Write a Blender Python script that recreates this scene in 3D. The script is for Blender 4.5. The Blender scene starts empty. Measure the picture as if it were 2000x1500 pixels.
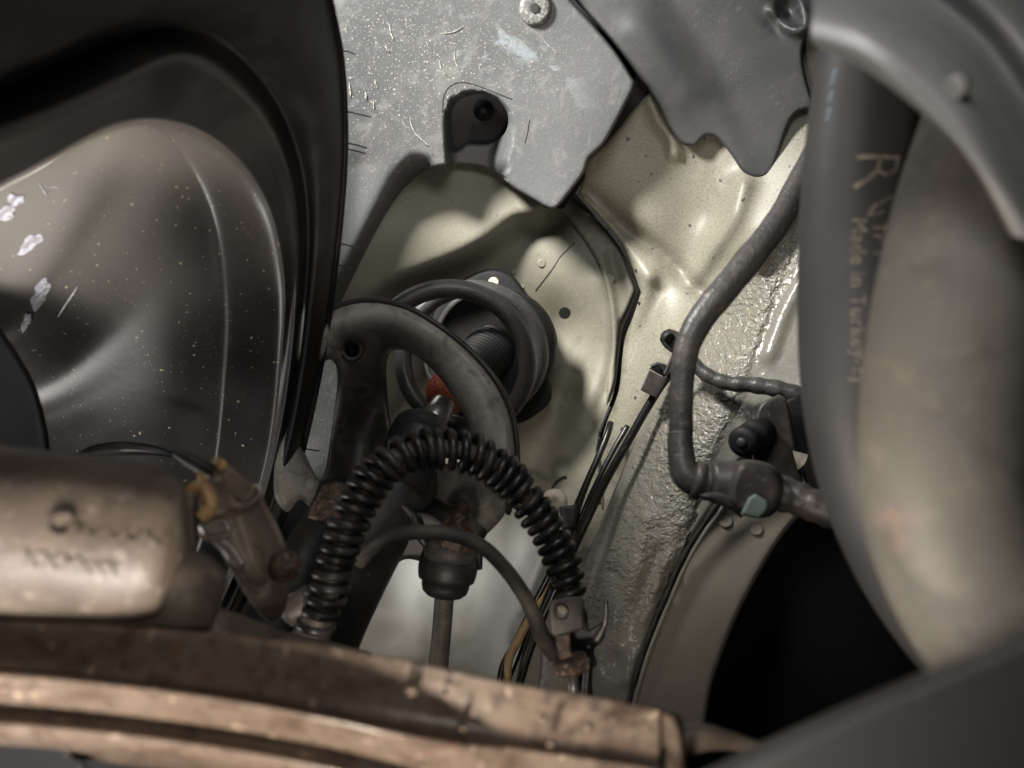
import bpy, bmesh, math, random
import numpy as np
from math import radians, pi, sin, cos
from mathutils import Vector, Matrix
from mathutils.geometry import delaunay_2d_cdt

random.seed(7); rng = np.random.default_rng(7)
S = bpy.context.scene
COL = S.collection

# ------------------------------------------------------------------ camera
F = 1500.0                                    # focal length in photo pixels (2000 wide)
CAM = Vector((0, 0, 0.30)); ROT = Matrix.Rotation(radians(90 + 38), 3, 'X')
RN = np.array(ROT); CN = np.array(CAM)
cd = bpy.data.cameras.new('camera'); cam = bpy.data.objects.new('camera', cd); COL.objects.link(cam)
cam.location = CAM; cam.rotation_euler = ROT.to_euler()
cd.sensor_width = 36; cd.lens = 36 * F / 2000; cd.clip_start = .01; cd.clip_end = 50
cd.dof.use_dof = True; cd.dof.focus_distance = .66; cd.dof.aperture_fstop = 5.6
cd.dof.aperture_blades = 0
S.camera = cam

def PV(a):
    a = np.asarray(a, float)
    d = a[:, 2]
    v = np.stack([(a[:, 0] - 1000) / F * d, -(a[:, 1] - 750) / F * d, -d], 1)
    return v @ RN.T + CN
def P(x, y, d): return Vector(PV([(x, y, d)])[0])

# ------------------------------------------------------------------ light
W = bpy.data.worlds.new('World'); S.world = W; W.use_nodes = True
bg = W.node_tree.nodes['Background']; bg.inputs[0].default_value = (.75, .85, 1, 1); bg.inputs[1].default_value = .010
def CS(x, y, z): return Vector(RN @ np.array([x, y, z]) + CN)        # camera-space metres
def area(name, at, aim, size, power, col, spread=180):
    l = bpy.data.lights.new(name, 'AREA'); l.shape = 'DISK'; l.size = size; l.energy = power; l.color = col; l.spread = radians(spread)
    o = bpy.data.objects.new(name, l); COL.objects.link(o); o.location = at
    o.rotation_euler = (Vector(aim) - Vector(at)).to_track_quat('-Z', 'Y').to_euler(); return o
area('arch_light', P(80, -800, .42), P(980, 520, .74), .11, 3.6, (1, .975, .925), 110)
area('upper_fill', P(1000, -2400, .15), P(950, 450, .74), .20, .34, (1, .98, .95), 120)
area('front_low', CS(-.06, -.24, -.03), P(350, 1250, .26), .05, .58, (1, .87, .73), 110)
area('right_low', CS(-.10, -.13, -.15), P(1800, 1080, .25), .05, .17, (1, .90, .80), 70)
area('front_mid', CS(.03, -.03, -.02), P(430, 1000, .36), .04, .03, (1, .90, .80), 70)
area('ground_glow', CS(-.72, -.32, -.50), P(80, 520, .48), .22, .42, (1, .95, .90), 100)  # added unseen lamp for the barrel highlight, standing for bright ground outside
area('floor_patch', CS(-.20, -.24, -.02), P(20, 380, .44), .20, .36, (1, .95, .93), 50)  # added fill lamp near the camera, brightens the barrel's far left
area('side_daylight', P(1500, -2600, .10), P(1800, 150, .25), .12, .09, (1, .99, .97), 90)  # added fill lamp from above, brightens the frame arm
S.view_settings.view_transform = 'Standard'; S.view_settings.look = 'None'
S.view_settings.exposure = 0.08; S.view_settings.gamma = 1

# ------------------------------------------------------------------ materials
def mat(name, col, rough=.5, metal=0., layers=(), bump=(), uv=False, spec=.5, rvar=0., coat=0.):
    m = bpy.data.materials.new(name); m.use_nodes = True
    nt = m.node_tree; N = nt.nodes; L = nt.links; b = N['Principled BSDF']
    b.inputs['Metallic'].default_value = metal; b.inputs['Roughness'].default_value = rough
    b.inputs['Specular IOR Level'].default_value = spec
    b.inputs['Coat Weight'].default_value = coat; b.inputs['Coat Roughness'].default_value = .12
    tc = N.new('ShaderNodeTexCoord')
    src = tc.outputs['UV'] if uv else tc.outputs['Object']
    def tex(kind, s, stretch=None, det=4, dist=0., seed=0., rgh=.55):
        mp = N.new('ShaderNodeMapping'); L.new(src, mp.inputs[0])
        mp.inputs['Location'].default_value = (seed, seed * .7, seed * .3)
        if stretch:
            mp.inputs['Rotation'].default_value = (0, 0, radians(stretch[2]))
            # rotate first, then scale
            mp.vector_type = 'TEXTURE'
            mp.inputs['Scale'].default_value = (stretch[0], stretch[1], 1)
        if kind == 'voro':
            t = N.new('ShaderNodeTexVoronoi'); t.inputs['Scale'].default_value = s; out = t.outputs['Distance']
            L.new(mp.outputs[0], t.inputs['Vector']); return out
        t = N.new('ShaderNodeTexNoise'); t.inputs['Scale'].default_value = s
        t.inputs['Detail'].default_value = det; t.inputs['Distortion'].default_value = dist
        t.inputs['Roughness'].default_value = rgh
        L.new(mp.outputs[0], t.inputs['Vector']); return t.outputs['Fac']
    def rng_(v, lo, hi, a=0., bb=1.):
        r = N.new('ShaderNodeMapRange'); r.interpolation_type = 'SMOOTHSTEP'
        L.new(v, r.inputs[0]); r.inputs[1].default_value = min(lo, hi); r.inputs[2].default_value = max(lo, hi)
        if lo > hi: a, bb = bb, a
        r.inputs[3].default_value = a; r.inputs[4].default_value = bb; return r.outputs[0]
    def mul(a, v):
        x = N.new('ShaderNodeMath'); x.operation = 'MULTIPLY'; L.new(a, x.inputs[0])
        if isinstance(v, (int, float)): x.inputs[1].default_value = v
        else: L.new(v, x.inputs[1])
        return x.outputs[0]
    def attr(n):
        a = N.new('ShaderNodeAttribute'); a.attribute_name = n; return a.outputs['Fac']
    cur = None
    rc = None
    for i, l in enumerate(layers):
        if l.get('only'): f = mul(attr(l['attr']), l.get('f', 1.))
        else:
            f = rng_(tex(l.get('kind', 'noise'), l['s'], l.get('stretch'), l.get('det', 4), l.get('dist', 0.), l.get('seed', i * 3.7)), l['lo'], l['hi'], 0, l.get('f', 1.))
            if l.get('attr'): f = mul(f, attr(l['attr']))
            if l.get('mask'):
                k = l['mask']; f = mul(f, rng_(tex('noise', k[0], None, 2, 0, 5 + i), k[1], k[2]))
        mx = N.new('ShaderNodeMix'); mx.data_type = 'RGBA'; L.new(f, mx.inputs[0])
        if cur is None: mx.inputs[6].default_value = (*col, 1)
        else: L.new(cur, mx.inputs[6])
        mx.inputs[7].default_value = (*l['col'], 1); cur = mx.outputs[2]
        if 'rough' in l:
            mr = N.new('ShaderNodeMix'); mr.data_type = 'FLOAT'; L.new(f, mr.inputs[0])
            if rc is None: mr.inputs[2].default_value = rough
            else: L.new(rc, mr.inputs[2])
            mr.inputs[3].default_value = l['rough']; rc = mr.outputs[0]
    if cur is None: b.inputs['Base Color'].default_value = (*col, 1)
    else: L.new(cur, b.inputs['Base Color'])
    if rc is not None: L.new(rc, b.inputs['Roughness'])
    last = None
    for i, k in enumerate(bump):
        h = tex(k.get('kind', 'noise'), k['s'], k.get('stretch'), k.get('det', 3), k.get('dist', 0.), 11 + i)
        if k.get('attr'): h = mul(h, attr(k['attr']))
        bn = N.new('ShaderNodeBump'); bn.inputs['Strength'].default_value = k.get('st', .4); bn.inputs['Distance'].default_value = k.get('d', .0006)
        L.new(h, bn.inputs['Height'])
        if last: L.new(last, bn.inputs['Normal'])
        last = bn.outputs['Normal']
    if last: L.new(last, b.inputs['Normal'])
    return m

PALE = (.50, .47, .40); DUST = (.30, .265, .205); BROWN = (.17, .12, .08)
M = {}
M['liner'] = mat('dusty_grey_plastic', (.062, .066, .068), .46, uv=True, layers=[
    dict(s=3, lo=.35, hi=.7, col=(.09, .091, .09), f=.7),
    dict(s=14, lo=.5, hi=.75, col=(.17, .165, .155), f=.6, attr='dust', dist=1.),
    dict(s=95, lo=.62, hi=.72, col=PALE, f=.35, attr='dust', stretch=(.6, 1.7, 70), det=3),
    dict(s=220, lo=.62, hi=.7, col=PALE, f=.8, attr='dust', det=2, seed=4),
    dict(s=9, lo=.52, hi=.62, col=(.25, .29, .32), f=.55, attr='blue', dist=2.2),
    dict(s=7, lo=.55, hi=.75, col=(.085, .09, .095), f=.6, attr='dark', dist=1.5),
    dict(s=420, lo=.66, hi=.72, col=(.30, .285, .25), f=.5, det=1),
    dict(s=18, lo=.55, hi=.68, col=(.16, .16, .155), f=.4, dist=1.5, stretch=(.7, 1.2, 35)), dict(s=26, lo=.58, hi=.70, col=(.055, .056, .056), f=.55, dist=2., stretch=(.5, 1.5, -30), mask=(4, .45, .6)),
    dict(s=160, lo=.45, hi=.7, col=(.085, .085, .083), f=.5, det=5)],
    bump=[dict(s=500, st=.12, d=.0004), dict(s=30, st=.12, d=.001)])
M['flap'] = mat('scuffed_dark_plastic', (.034, .036, .038), .5, uv=True, layers=[
    dict(s=6, lo=.4, hi=.7, col=(.055, .055, .055), f=.8, dist=1.),
    dict(s=60, lo=.56, hi=.70, col=(.12, .118, .113), f=.45, stretch=(.5, 2.2, 40), mask=(4, .48, .66)),
    dict(s=300, lo=.66, hi=.74, col=(.25, .24, .22), f=.6, det=1, mask=(4, .45, .6))],
    bump=[dict(s=14, st=.14, d=.003, dist=1.), dict(s=90, st=.07, d=.001, dist=1.), dict(s=500, st=.12, d=.0004)])
BEI = (.245, .232, .180)
M['tower'] = mat('dusty_beige_paint', BEI, .55, uv=True, layers=[
    dict(s=2.5, lo=.35, hi=.7, col=(.205, .196, .158), f=.8),
    dict(s=12, lo=.5, hi=.8, col=(.30, .28, .21), f=.5),
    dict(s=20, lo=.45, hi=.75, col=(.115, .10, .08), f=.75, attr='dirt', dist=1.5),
    dict(s=230, lo=.46, hi=.68, col=(.20, .188, .145), f=.55, det=5), dict(s=180, lo=.64, hi=.70, col=(.10, .085, .065), f=.8, det=2, mask=(12, .42, .6)),
    dict(s=350, lo=.64, hi=.74, col=(.50, .47, .38), f=.35, det=1),
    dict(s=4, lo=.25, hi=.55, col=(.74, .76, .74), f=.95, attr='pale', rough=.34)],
    bump=[dict(s=450, st=.08, d=.0004), dict(s=40, st=.10, d=.001)])
M['wing'] = mat('speckled_beige_paint', (.27, .258, .205), .44, uv=True, layers=[
    dict(s=5, lo=.35, hi=.7, col=(.245, .232, .18), f=.8),
    dict(s=200, lo=.46, hi=.66, col=(.18, .168, .125), f=.75, det=4),
    dict(s=400, lo=.60, hi=.7, col=(.55, .53, .46), f=.5, det=2, seed=9),
    dict(s=60, lo=.72, hi=.76, col=(.05, .045, .04), f=.9, det=1), dict(s=22, lo=.35, hi=.65, col=(.10, .082, .06), f=.75, attr='dirt', dist=1.)],
    bump=[dict(s=420, st=.25, d=.0006), dict(s=70, st=.08, d=.001)])
M['rail'] = mat('textured_underseal', (.21, .20, .17), .25, uv=True, layers=[
    dict(s=5, lo=.35, hi=.65, col=(.18, .175, .155), f=.8),
    dict(s=120, lo=.6, hi=.72, col=(.36, .34, .28), f=.5, attr='tex'),
    dict(s=40, lo=.5, hi=.75, col=(.30, .25, .17), f=.5, attr='tex')],
    bump=[dict(s=95, st=1., d=.0040, attr='tex', det=1.5, dist=.4), dict(s=230, st=.5, d=.0010, attr='tex'), dict(s=400, st=.1, d=.0004)])
M['skirt'] = mat('dull_olive_paint', (.20, .18, .145), .5, uv=True, layers=[
    dict(s=4, lo=.4, hi=.7, col=(.165, .15, .125), f=.8), dict(s=220, lo=.68, hi=.74, col=(.32, .30, .24), f=.5, det=1)],
    bump=[dict(s=300, st=.1, d=.0004)])
M['perch'] = mat('dusty_black_steel', (.014, .0135, .013), .5, uv=True, layers=[
    dict(s=6, lo=.3, hi=.75, col=(.035, .033, .03), f=.6),
    dict(only=True, attr='dust', col=(.36, .35, .32), f=.75, s=0),  # ring dust, made paler to carry light on the upper left
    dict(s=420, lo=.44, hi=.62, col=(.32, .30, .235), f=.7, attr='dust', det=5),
    dict(s=25, lo=.45, hi=.7, col=(.06, .055, .05), f=.7, dist=1.),
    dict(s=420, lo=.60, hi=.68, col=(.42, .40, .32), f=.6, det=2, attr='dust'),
    dict(s=60, lo=.62, hi=.7, col=(.16, .075, .035), f=.6, mask=(7, .45, .6))],
    bump=[dict(s=320, st=.3, d=.0007), dict(s=40, st=.1, d=.001)])
M['spring'] = mat('grey_coated_steel', (.040, .0395, .040), .42, layers=[
    dict(s=60, lo=.4, hi=.7, col=(.062, .06, .057), f=.8), dict(s=900, lo=.66, hi=.74, col=(.30, .28, .22), f=.5, det=1)],
    bump=[dict(s=1500, st=.1, d=.0003)])
M['rubber'] = mat('black_rubber', (.016, .016, .017), .5, layers=[
    dict(s=70, lo=.45, hi=.75, col=(.035, .034, .033), f=.8), dict(s=900, lo=.66, hi=.74, col=(.16, .15, .13), f=.4, det=1)],
    bump=[dict(s=700, st=.12, d=.0004)])
M['dustyrubber'] = mat('dusty_black_rubber', (.035, .033, .031), .6, layers=[
    dict(s=55, lo=.40, hi=.72, col=(.10, .087, .07), f=.8), dict(s=800, lo=.55, hi=.7, col=(.20, .17, .13), f=.5, det=3)],
    bump=[dict(s=700, st=.25, d=.0005)])
M['gloss'] = mat('gloss_black_nylon', (.012, .0115, .012), .32, layers=[
    dict(s=60, lo=.42, hi=.66, col=(.05, .046, .042), f=.75, rough=.5), dict(s=600, lo=.58, hi=.72, col=(.11, .10, .085), f=.5, rough=.6)], bump=[dict(s=500, st=.1, d=.0004)])
M['void'] = mat('dark_cavity', (.012, .012, .014), .8, layers=[dict(s=4, lo=.4, hi=.7, col=(.02, .018, .018), f=.8)])
M['tyre'] = mat('black_tyre_rubber', (.010, .0095, .010), .6, spec=.25, layers=[
    dict(s=40, lo=.4, hi=.7, col=(.022, .02, .019), f=.8)], bump=[dict(s=500, st=.1, d=.0004)])
M['rim'] = mat('gloss_black_alloy', (.017, .017, .018), .33, spec=.5, layers=[
    dict(s=20, lo=.4, hi=.7, col=(.04, .036, .032), f=.7, rough=.42)], bump=[dict(s=200, st=.05, d=.0005)])
M['barrel'] = mat('dusty_scratched_alloy', (.022, .021, .021), .30, metal=0., spec=.5, layers=[
    dict(s=9, lo=.35, hi=.75, col=(.075, .068, .06), f=.75, rough=.34),
    dict(only=True, attr='dust', col=(.33, .305, .27), f=.8, s=0, rough=.38),  # pale tone painted in for the barrel's highlight and haze
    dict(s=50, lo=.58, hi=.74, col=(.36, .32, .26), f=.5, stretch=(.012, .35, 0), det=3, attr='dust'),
    dict(s=700, lo=.70, hi=.74, col=(.50, .41, .27), f=.7, det=1, mask=(18, .5, .64)),
    dict(s=330, lo=.735, hi=.75, col=(.62, .52, .33), f=.9, det=1, seed=2)],
    bump=[dict(s=160, st=.10, d=.0006, dist=1.)])
M['residue'] = mat('white_label_residue', (.74, .74, .80), .6, layers=[dict(s=300, lo=.45, hi=.62, col=(.34, .33, .33), f=.8)])
M['rust'] = mat('rusty_dusty_steel', (.15, .114, .088), .32, layers=[
    dict(s=35, lo=.36, hi=.70, col=(.21, .165, .13), f=.7, dist=.2), dict(s=70, lo=.48, hi=.64, col=(.075, .05, .038), f=.6, dist=.6), dict(s=230, lo=.5, hi=.66, col=(.06, .042, .034), f=.55),
    dict(s=150, lo=.6, hi=.72, col=(.17, .085, .055), f=.7), dict(s=170, lo=.62, hi=.72, col=(.52, .42, .33), f=.7)],
    bump=[dict(s=160, st=.35, d=.0012), dict(s=40, st=.2, d=.002)])
M['rustnut'] = mat('rusted_fitting', (.055, .038, .029), .6, layers=[
    dict(s=200, lo=.42, hi=.66, col=(.18, .10, .062), f=.9), dict(s=420, lo=.56, hi=.68, col=(.34, .27, .20), f=.7), dict(s=120, lo=.55, hi=.7, col=(.03, .025, .022), f=.8)],
    bump=[dict(s=600, st=.5, d=.0008)])
M['cast'] = mat('dusty_cast_metal', (.085, .068, .056), .46, layers=[
    dict(s=18, lo=.4, hi=.7, col=(.17, .14, .112), f=.8), dict(s=60, lo=.55, hi=.75, col=(.15, .105, .075), f=.6),
    dict(s=150, lo=.6, hi=.72, col=(.38, .33, .28), f=.5)],
    bump=[dict(s=220, st=.35, d=.0010), dict(s=60, st=.3, d=.002)])
M['conn'] = mat('dusty_brown_plastic', (.19, .152, .122), .45, layers=[
    dict(s=45, lo=.4, hi=.72, col=(.10, .078, .062), f=.8), dict(s=240, lo=.6, hi=.72, col=(.24, .20, .16), f=.5)],
    bump=[dict(s=260, st=.25, d=.0008)])
M['amber'] = mat('amber_plastic', (.50, .33, .15), .4, layers=[dict(s=80, lo=.45, hi=.72, col=(.17, .10, .05), f=.8)])
M['dullzinc'] = mat('dull_zinc', (.34, .31, .29), .35, metal=.5, layers=[dict(s=120, lo=.45, hi=.7, col=(.14, .11, .09), f=.8)],
    bump=[dict(s=200, st=.5, d=.0012)])
M['cream'] = mat('dirty_cream_plastic', (.55, .50, .42), .5, layers=[dict(s=90, lo=.5, hi=.75, col=(.30, .25, .20), f=.7)])
M['pipe'] = mat('dusty_grey_pipe', (.12, .112, .098), .62, layers=[
    dict(s=30, lo=.42, hi=.70, col=(.075, .07, .062), f=.8, dist=.6), dict(s=90, lo=.50, hi=.72, col=(.185, .16, .13), f=.5, dist=.5),
    dict(s=50, lo=.62, hi=.76, col=(.24, .15, .105), f=.5)], bump=[dict(s=60, st=.15, d=.002)])
M['hose'] = mat('matt_black_hose', (.038, .038, .040), .56, layers=[
    dict(s=25, lo=.4, hi=.7, col=(.052, .05, .049), f=.8)], bump=[dict(s=500, st=.1, d=.0004)])
M['ink'] = mat('cream_ink', (.24, .21, .17), .6, layers=[dict(s=260, lo=.42, hi=.6, col=(.12, .105, .09), f=.9)])
M['blue'] = mat('blue_paint_dab', (.16, .21, .24), .6, layers=[dict(s=300, lo=.45, hi=.6, col=(.11, .13, .15), f=.8)])
M['arm'] = mat('grey_primer_metal', (.15, .15, .148), .36, spec=.6, layers=[
    dict(s=10, lo=.4, hi=.7, col=(.23, .23, .225), f=.8), dict(s=30, lo=.55, hi=.75, col=(.13, .13, .13), f=.6)], bump=[dict(s=50, st=.2, d=.002)])
M['under'] = mat('dark_underbody_plastic', (.055, .057, .060), .34, layers=[
    dict(s=6, lo=.4, hi=.7, col=(.052, .048, .047), f=.5)], bump=[dict(s=80, st=.1, d=.001)])
M['tape'] = mat('taped_hose', (.048, .046, .045), .40, layers=[
    dict(s=50, lo=.4, hi=.7, col=(.08, .071, .064), f=.8), dict(s=140, lo=.6, hi=.72, col=(.14, .09, .065), f=.7), dict(s=400, lo=.62, hi=.72, col=(.2, .19, .18), f=.5)],
    bump=[dict(s=140, st=.5, d=.0014, dist=1.), dict(s=420, st=.3, d=.0006)])
M['quick'] = mat('dusty_dark_nylon', (.040, .035, .034), .45, layers=[
    dict(s=50, lo=.4, hi=.72, col=(.105, .088, .078), f=.8), dict(s=300, lo=.6, hi=.72, col=(.20, .18, .16), f=.4)], bump=[dict(s=300, st=.25, d=.0006)])
M['green'] = mat('pale_green_plastic', (.15, .205, .18), .5, layers=[dict(s=160, lo=.5, hi=.72, col=(.10, .13, .11), f=.7)])
M['orange'] = mat('orange_bump_foam', (.48, .11, .045), .55, layers=[dict(s=350, lo=.45, hi=.65, col=(.34, .055, .025), f=.8), dict(s=700, lo=.6, hi=.7, col=(.8, .36, .22), f=.6)],
    bump=[dict(s=260, st=.9, d=.003), dict(s=700, st=.5, d=.0012)])
M['rod'] = mat('stained_chrome', (.25, .245, .235), .3, metal=.7, layers=[dict(s=90, lo=.45, hi=.65, col=(.13, .115, .09), f=.8)], bump=[dict(s=300, st=.15, d=.0005)])
M['tan'] = mat('tan_wire_sleeve', (.36, .25, .12), .45, layers=[dict(s=120, lo=.5, hi=.7, col=(.20, .13, .07), f=.7)])
M['sealer'] = mat('black_seam_sealer', (.02, .019, .018), .55)
M['pit'] = mat('matt_black_rubber', (.007, .007, .008), .6, spec=.3, bump=[dict(s=400, st=.15, d=.0006)])  # extra dark: shade on the spring seat and in recesses is put in
M['pipegloss'] = mat('black_coated_pipe', (.013, .012, .012), .3, layers=[dict(s=300, lo=.6, hi=.72, col=(.12, .11, .1), f=.5)])
M['zinc'] = mat('grey_steel_pipe', (.18, .175, .17), .35, metal=.5, layers=[dict(s=200, lo=.5, hi=.7, col=(.10, .08, .065), f=.7)])
M['screw'] = mat('worn_black_screw', (.10, .10, .098), .45, layers=[dict(s=350, lo=.45, hi=.65, col=(.28, .27, .24), f=.8)], bump=[dict(s=800, st=.3, d=.0005)])
M['red'] = mat('red_workwear', (.45, .05, .05), .7)

# ------------------------------------------------------------------ object helpers
ORG = {}
def thing(name, label, cat, at, group=None):
    o = bpy.data.objects.new(name, None); COL.objects.link(o); o.empty_display_size = .02
    o.location = at; ORG[o] = Vector(at); o['label'] = label; o['category'] = cat
    if group: o['group'] = group
    return o
def tag(o, label, cat, group=None):
    o['label'] = label; o['category'] = cat
    if group: o['group'] = group
    return o
def build(name, verts, faces, m, parent=None, smooth=True, uv=None, attrs=None, flat=None):
    verts = np.asarray(verts, float)
    c = verts.mean(0)
    me = bpy.data.meshes.new(name); me.from_pydata((verts - c).tolist(), [], [list(map(int, f)) for f in faces])
    me.materials.append(M[m] if isinstance(m, str) else m)
    me.polygons.foreach_set('use_smooth', [smooth] * len(me.polygons))
    if uv is not None:
        lay = me.uv_layers.new(name='UVMap'); li = np.zeros(len(me.loops), int); me.loops.foreach_get('vertex_index', li)
        lay.data.foreach_set('uv', np.asarray(uv, float)[li].astype('f').ravel())
    for k, v in (attrs or {}).items():
        a = me.attributes.new(k, 'FLOAT', 'POINT'); a.data.foreach_set('value', np.asarray(v, 'f'))
    me.update()
    o = bpy.data.objects.new(name, me); COL.objects.link(o); ORG[o] = Vector(c)
    if parent: o.parent = parent; o.location = ORG[o] - ORG[parent]
    else: o.location = c
    return o
def catmull(p, n, closed=False):
    p = np.asarray(p, float); k = len(p)
    if k == 2: t = np.linspace(0, 1, n)[:, None]; return p[0] * (1 - t) + p[1] * t
    if closed: q = np.vstack([p[-1], p, p[0], p[1]]); segs = k
    else: q = np.vstack([2 * p[0] - p[1], p, 2 * p[-1] - p[-2]]); segs = k - 1
    u = np.linspace(0, segs, n, endpoint=not closed); i = np.minimum(u.astype(int), segs - 1); t = (u - i)[:, None]
    a, b, c, d = q[i], q[i + 1], q[i + 2], q[i + 3]
    return .5 * (2 * b + (c - a) * t + (2 * a - 5 * b + 4 * c - d) * t ** 2 + (3 * b - a - 3 * c + d) * t ** 3)
def resample(p, step, closed=False):
    if closed: p = np.vstack([p, p[:1]])
    s = np.r_[0, np.cumsum(np.linalg.norm(np.diff(p, axis=0), axis=1))]
    n = max(2, int(round(s[-1] / step)) + 1); t = np.linspace(0, s[-1], n)
    r = np.stack([np.interp(t, s, p[:, k]) for k in range(p.shape[1])], 1)
    return r[:-1] if closed else r
def outline(pts, step):
    """closed contour through traced points; a third entry marks a sharp corner"""
    cor = [i for i, q in enumerate(pts) if len(q) > 2]
    xy = np.array([q[:2] for q in pts], float)
    if not cor: return resample(catmull(xy, len(xy) * 10, True), step, True)
    xy = np.roll(xy, -cor[0], 0); cor = [c - cor[0] for c in cor] + [len(xy)]
    xy = np.vstack([xy, xy[:1]]); out = []
    for a, b in zip(cor[:-1], cor[1:]):
        seg = xy[a:b + 1]; seg = catmull(seg, max(2, (b - a) * 10 + 1)); out.append(resample(seg, step)[:-1])
    return np.vstack(out)
def seg_dist(xy, line, closed=False):
    a = np.asarray(line, float); b = np.roll(a, -1, 0) if closed else a[1:]
    if not closed: a = a[:-1]
    d = b - a; L2 = (d ** 2).sum(1) + 1e-9
    best = np.full(len(xy), 1e9); sg = np.zeros(len(xy))
    for i in range(len(a)):
        w = xy - a[i]; t = np.clip((w @ d[i]) / L2[i], 0, 1); q = w - t[:, None] * d[i]
        r = np.hypot(q[:, 0], q[:, 1]); m = r < best
        best[m] = r[m]; sg[m] = np.sign(d[i][0] * w[m, 1] - d[i][1] * w[m, 0])
    return best, sg
def inside(xy, poly):
    a = poly; b = np.roll(poly, -1, 0); r = np.zeros(len(xy), bool)
    for i in range(len(a)):
        c = (a[i, 1] > xy[:, 1]) != (b[i, 1] > xy[:, 1])
        if c.any():
            xx = (b[i, 0] - a[i, 0]) * (xy[:, 1] - a[i, 1]) / (b[i, 1] - a[i, 1] + 1e-12) + a[i, 0]
            r ^= c & (xy[:, 0] < xx)
    return r
def sst(x, a, b): t = np.clip((x - a) / (b - a), 0, 1); return t * t * (3 - 2 * t)
def gauss(xy, x, y, rx, ry=None, rot=0.):
    ry = ry or rx; c, s = cos(radians(rot)), sin(radians(rot)); u = xy[:, 0] - x; v = xy[:, 1] - y
    return np.exp(-(((u * c + v * s) / rx) ** 2 + ((-u * s + v * c) / ry) ** 2))
def sm_line(line): return catmull(np.array(line, float), len(line) * 6)
def crease(xy, line, w):
    d, _ = seg_dist(xy, sm_line(line)); return np.exp(-(d / w) ** 2)
def side(xy, line, w):
    """0 on the left of the travel direction .. 1 on the right (image y down)"""
    d, s = seg_dist(xy, sm_line(line)); return sst(d * s, -w, w)
def tps(ctrl, lam=1e-4):
    c = np.array(ctrl, float); X = c[:, :2] / 500; z = c[:, 2]; n = len(c)
    def U(r2): return np.where(r2 > 0, .5 * r2 * np.log(r2 + 1e-12), 0)
    K = U(((X[:, None] - X[None]) ** 2).sum(2)); Q = np.c_[np.ones(n), X]
    A = np.block([[K + lam * np.eye(n), Q], [Q.T, np.zeros((3, 3))]]); w = np.linalg.solve(A, np.r_[z, 0, 0, 0])
    def f(xy):
        Y = xy / 500; return U(((Y[:, None] - X[None]) ** 2).sum(2)) @ w[:n] + np.c_[np.ones(len(Y)), Y] @ w[n:]
    return f
def sheet(name, out, dfn, m, parent=None, holes=(), step=12, th=.002, er=0, eh=0., attrs=None, label=None, extra=()):
    if not callable(dfn): dfn = (lambda dv_: lambda xy: np.full(len(xy), float(dv_)))(dfn)
    O = outline(out, step * .7); H = [outline(h, min(step * .6, 5)) for h in holes]
    loops = [O] + H; bverts = np.vstack(loops); edges = []; n0 = 0
    for l in loops:
        k = len(l); edges += [(n0 + i, n0 + (i + 1) % k) for i in range(k)]; n0 += k
    def bdist(q): return np.min([seg_dist(q, l, True)[0] for l in loops], axis=0)
    def ok(q):
        r = inside(q, O)
        for h in H: r &= ~inside(q, h)
        return r
    x0, y0 = O.min(0); x1, y1 = O.max(0)
    gx, gy = np.meshgrid(np.arange(x0, x1, step), np.arange(y0, y1, step * .87))
    gx = gx + (np.arange(gx.shape[0]) % 2)[:, None] * step * .5
    g = np.c_[gx.ravel(), gy.ravel()]; g = g[ok(g)]; bd = bdist(g)
    g = g[bd > (step * .55 if not er else max(er, step * .55))]
    parts = [g]
    if er:
        for fr in (.12, .35, .65, 1.):
            for l in loops:
                t = np.roll(l, -1, 0) - np.roll(l, 1, 0); t /= np.linalg.norm(t, axis=1)[:, None] + 1e-9
                for sg in (1, -1):
                    q = l + sg * fr * er * np.c_[t[:, 1], -t[:, 0]]
                    q = q[ok(q)]
                    if len(q): parts.append(q[bdist(q) > fr * er * .93])
    for ln_, offs in extra:
        l = resample(sm_line(ln_), step * .6); t = np.gradient(l, axis=0); t /= np.linalg.norm(t, axis=1)[:, None] + 1e-9
        for o_ in offs:
            q = l + o_ * np.c_[-t[:, 1], t[:, 0]]; q = q[ok(q)]
            if len(q): parts.append(q[bdist(q) > 1.5])
    pts = np.vstack([bverts] + parts)
    vs, _, fs, _, _, _ = delaunay_2d_cdt([Vector((x, -y)) for x, y in pts], edges, [], 0, 1e-4)
    V = np.array([(v.x, -v.y) for v in vs]); T = np.array([f for f in fs if len(f) == 3])
    cen = V[T].mean(1); T = T[ok(cen)]
    d = dfn(V)
    if er:
        q = np.clip(bdist(V) / er, 0, 1); d = d + eh * (1 - np.sqrt(np.clip(1 - (1 - q) ** 2, 0, 1)))
    W1 = PV(np.c_[V, d]); W2 = PV(np.c_[V, d + th]); n = len(V)
    cnt = {}
    for a, b, c in T:
        for e in ((a, b), (b, c), (c, a)): cnt[e] = 1
    bed = [e for e in cnt if (e[1], e[0]) not in cnt]
    bi = sorted({i for e in bed for i in e}); mp = {v: k for k, v in enumerate(bi)}; nb = len(bi)
    verts = np.vstack([W1, W2, W1[bi], W2[bi]])
    faces = [tuple(t) for t in T] + [(t[0] + n, t[2] + n, t[1] + n) for t in T]
    faces += [(2 * n + mp[b], 2 * n + mp[a], 2 * n + nb + mp[a], 2 * n + nb + mp[b]) for a, b in bed]
    uv = np.vstack([V, V, V[bi], V[bi]]) / 1000
    at = {}
    for k, fn in (attrs or {}).items():
        z = np.clip(fn(V), 0, 1); at[k] = np.r_[z, z, z[bi], z[bi]]
    o = build(name, verts, faces, m, parent, uv=uv, attrs=at)
    if label: o['label'] = label
    return o
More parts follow.
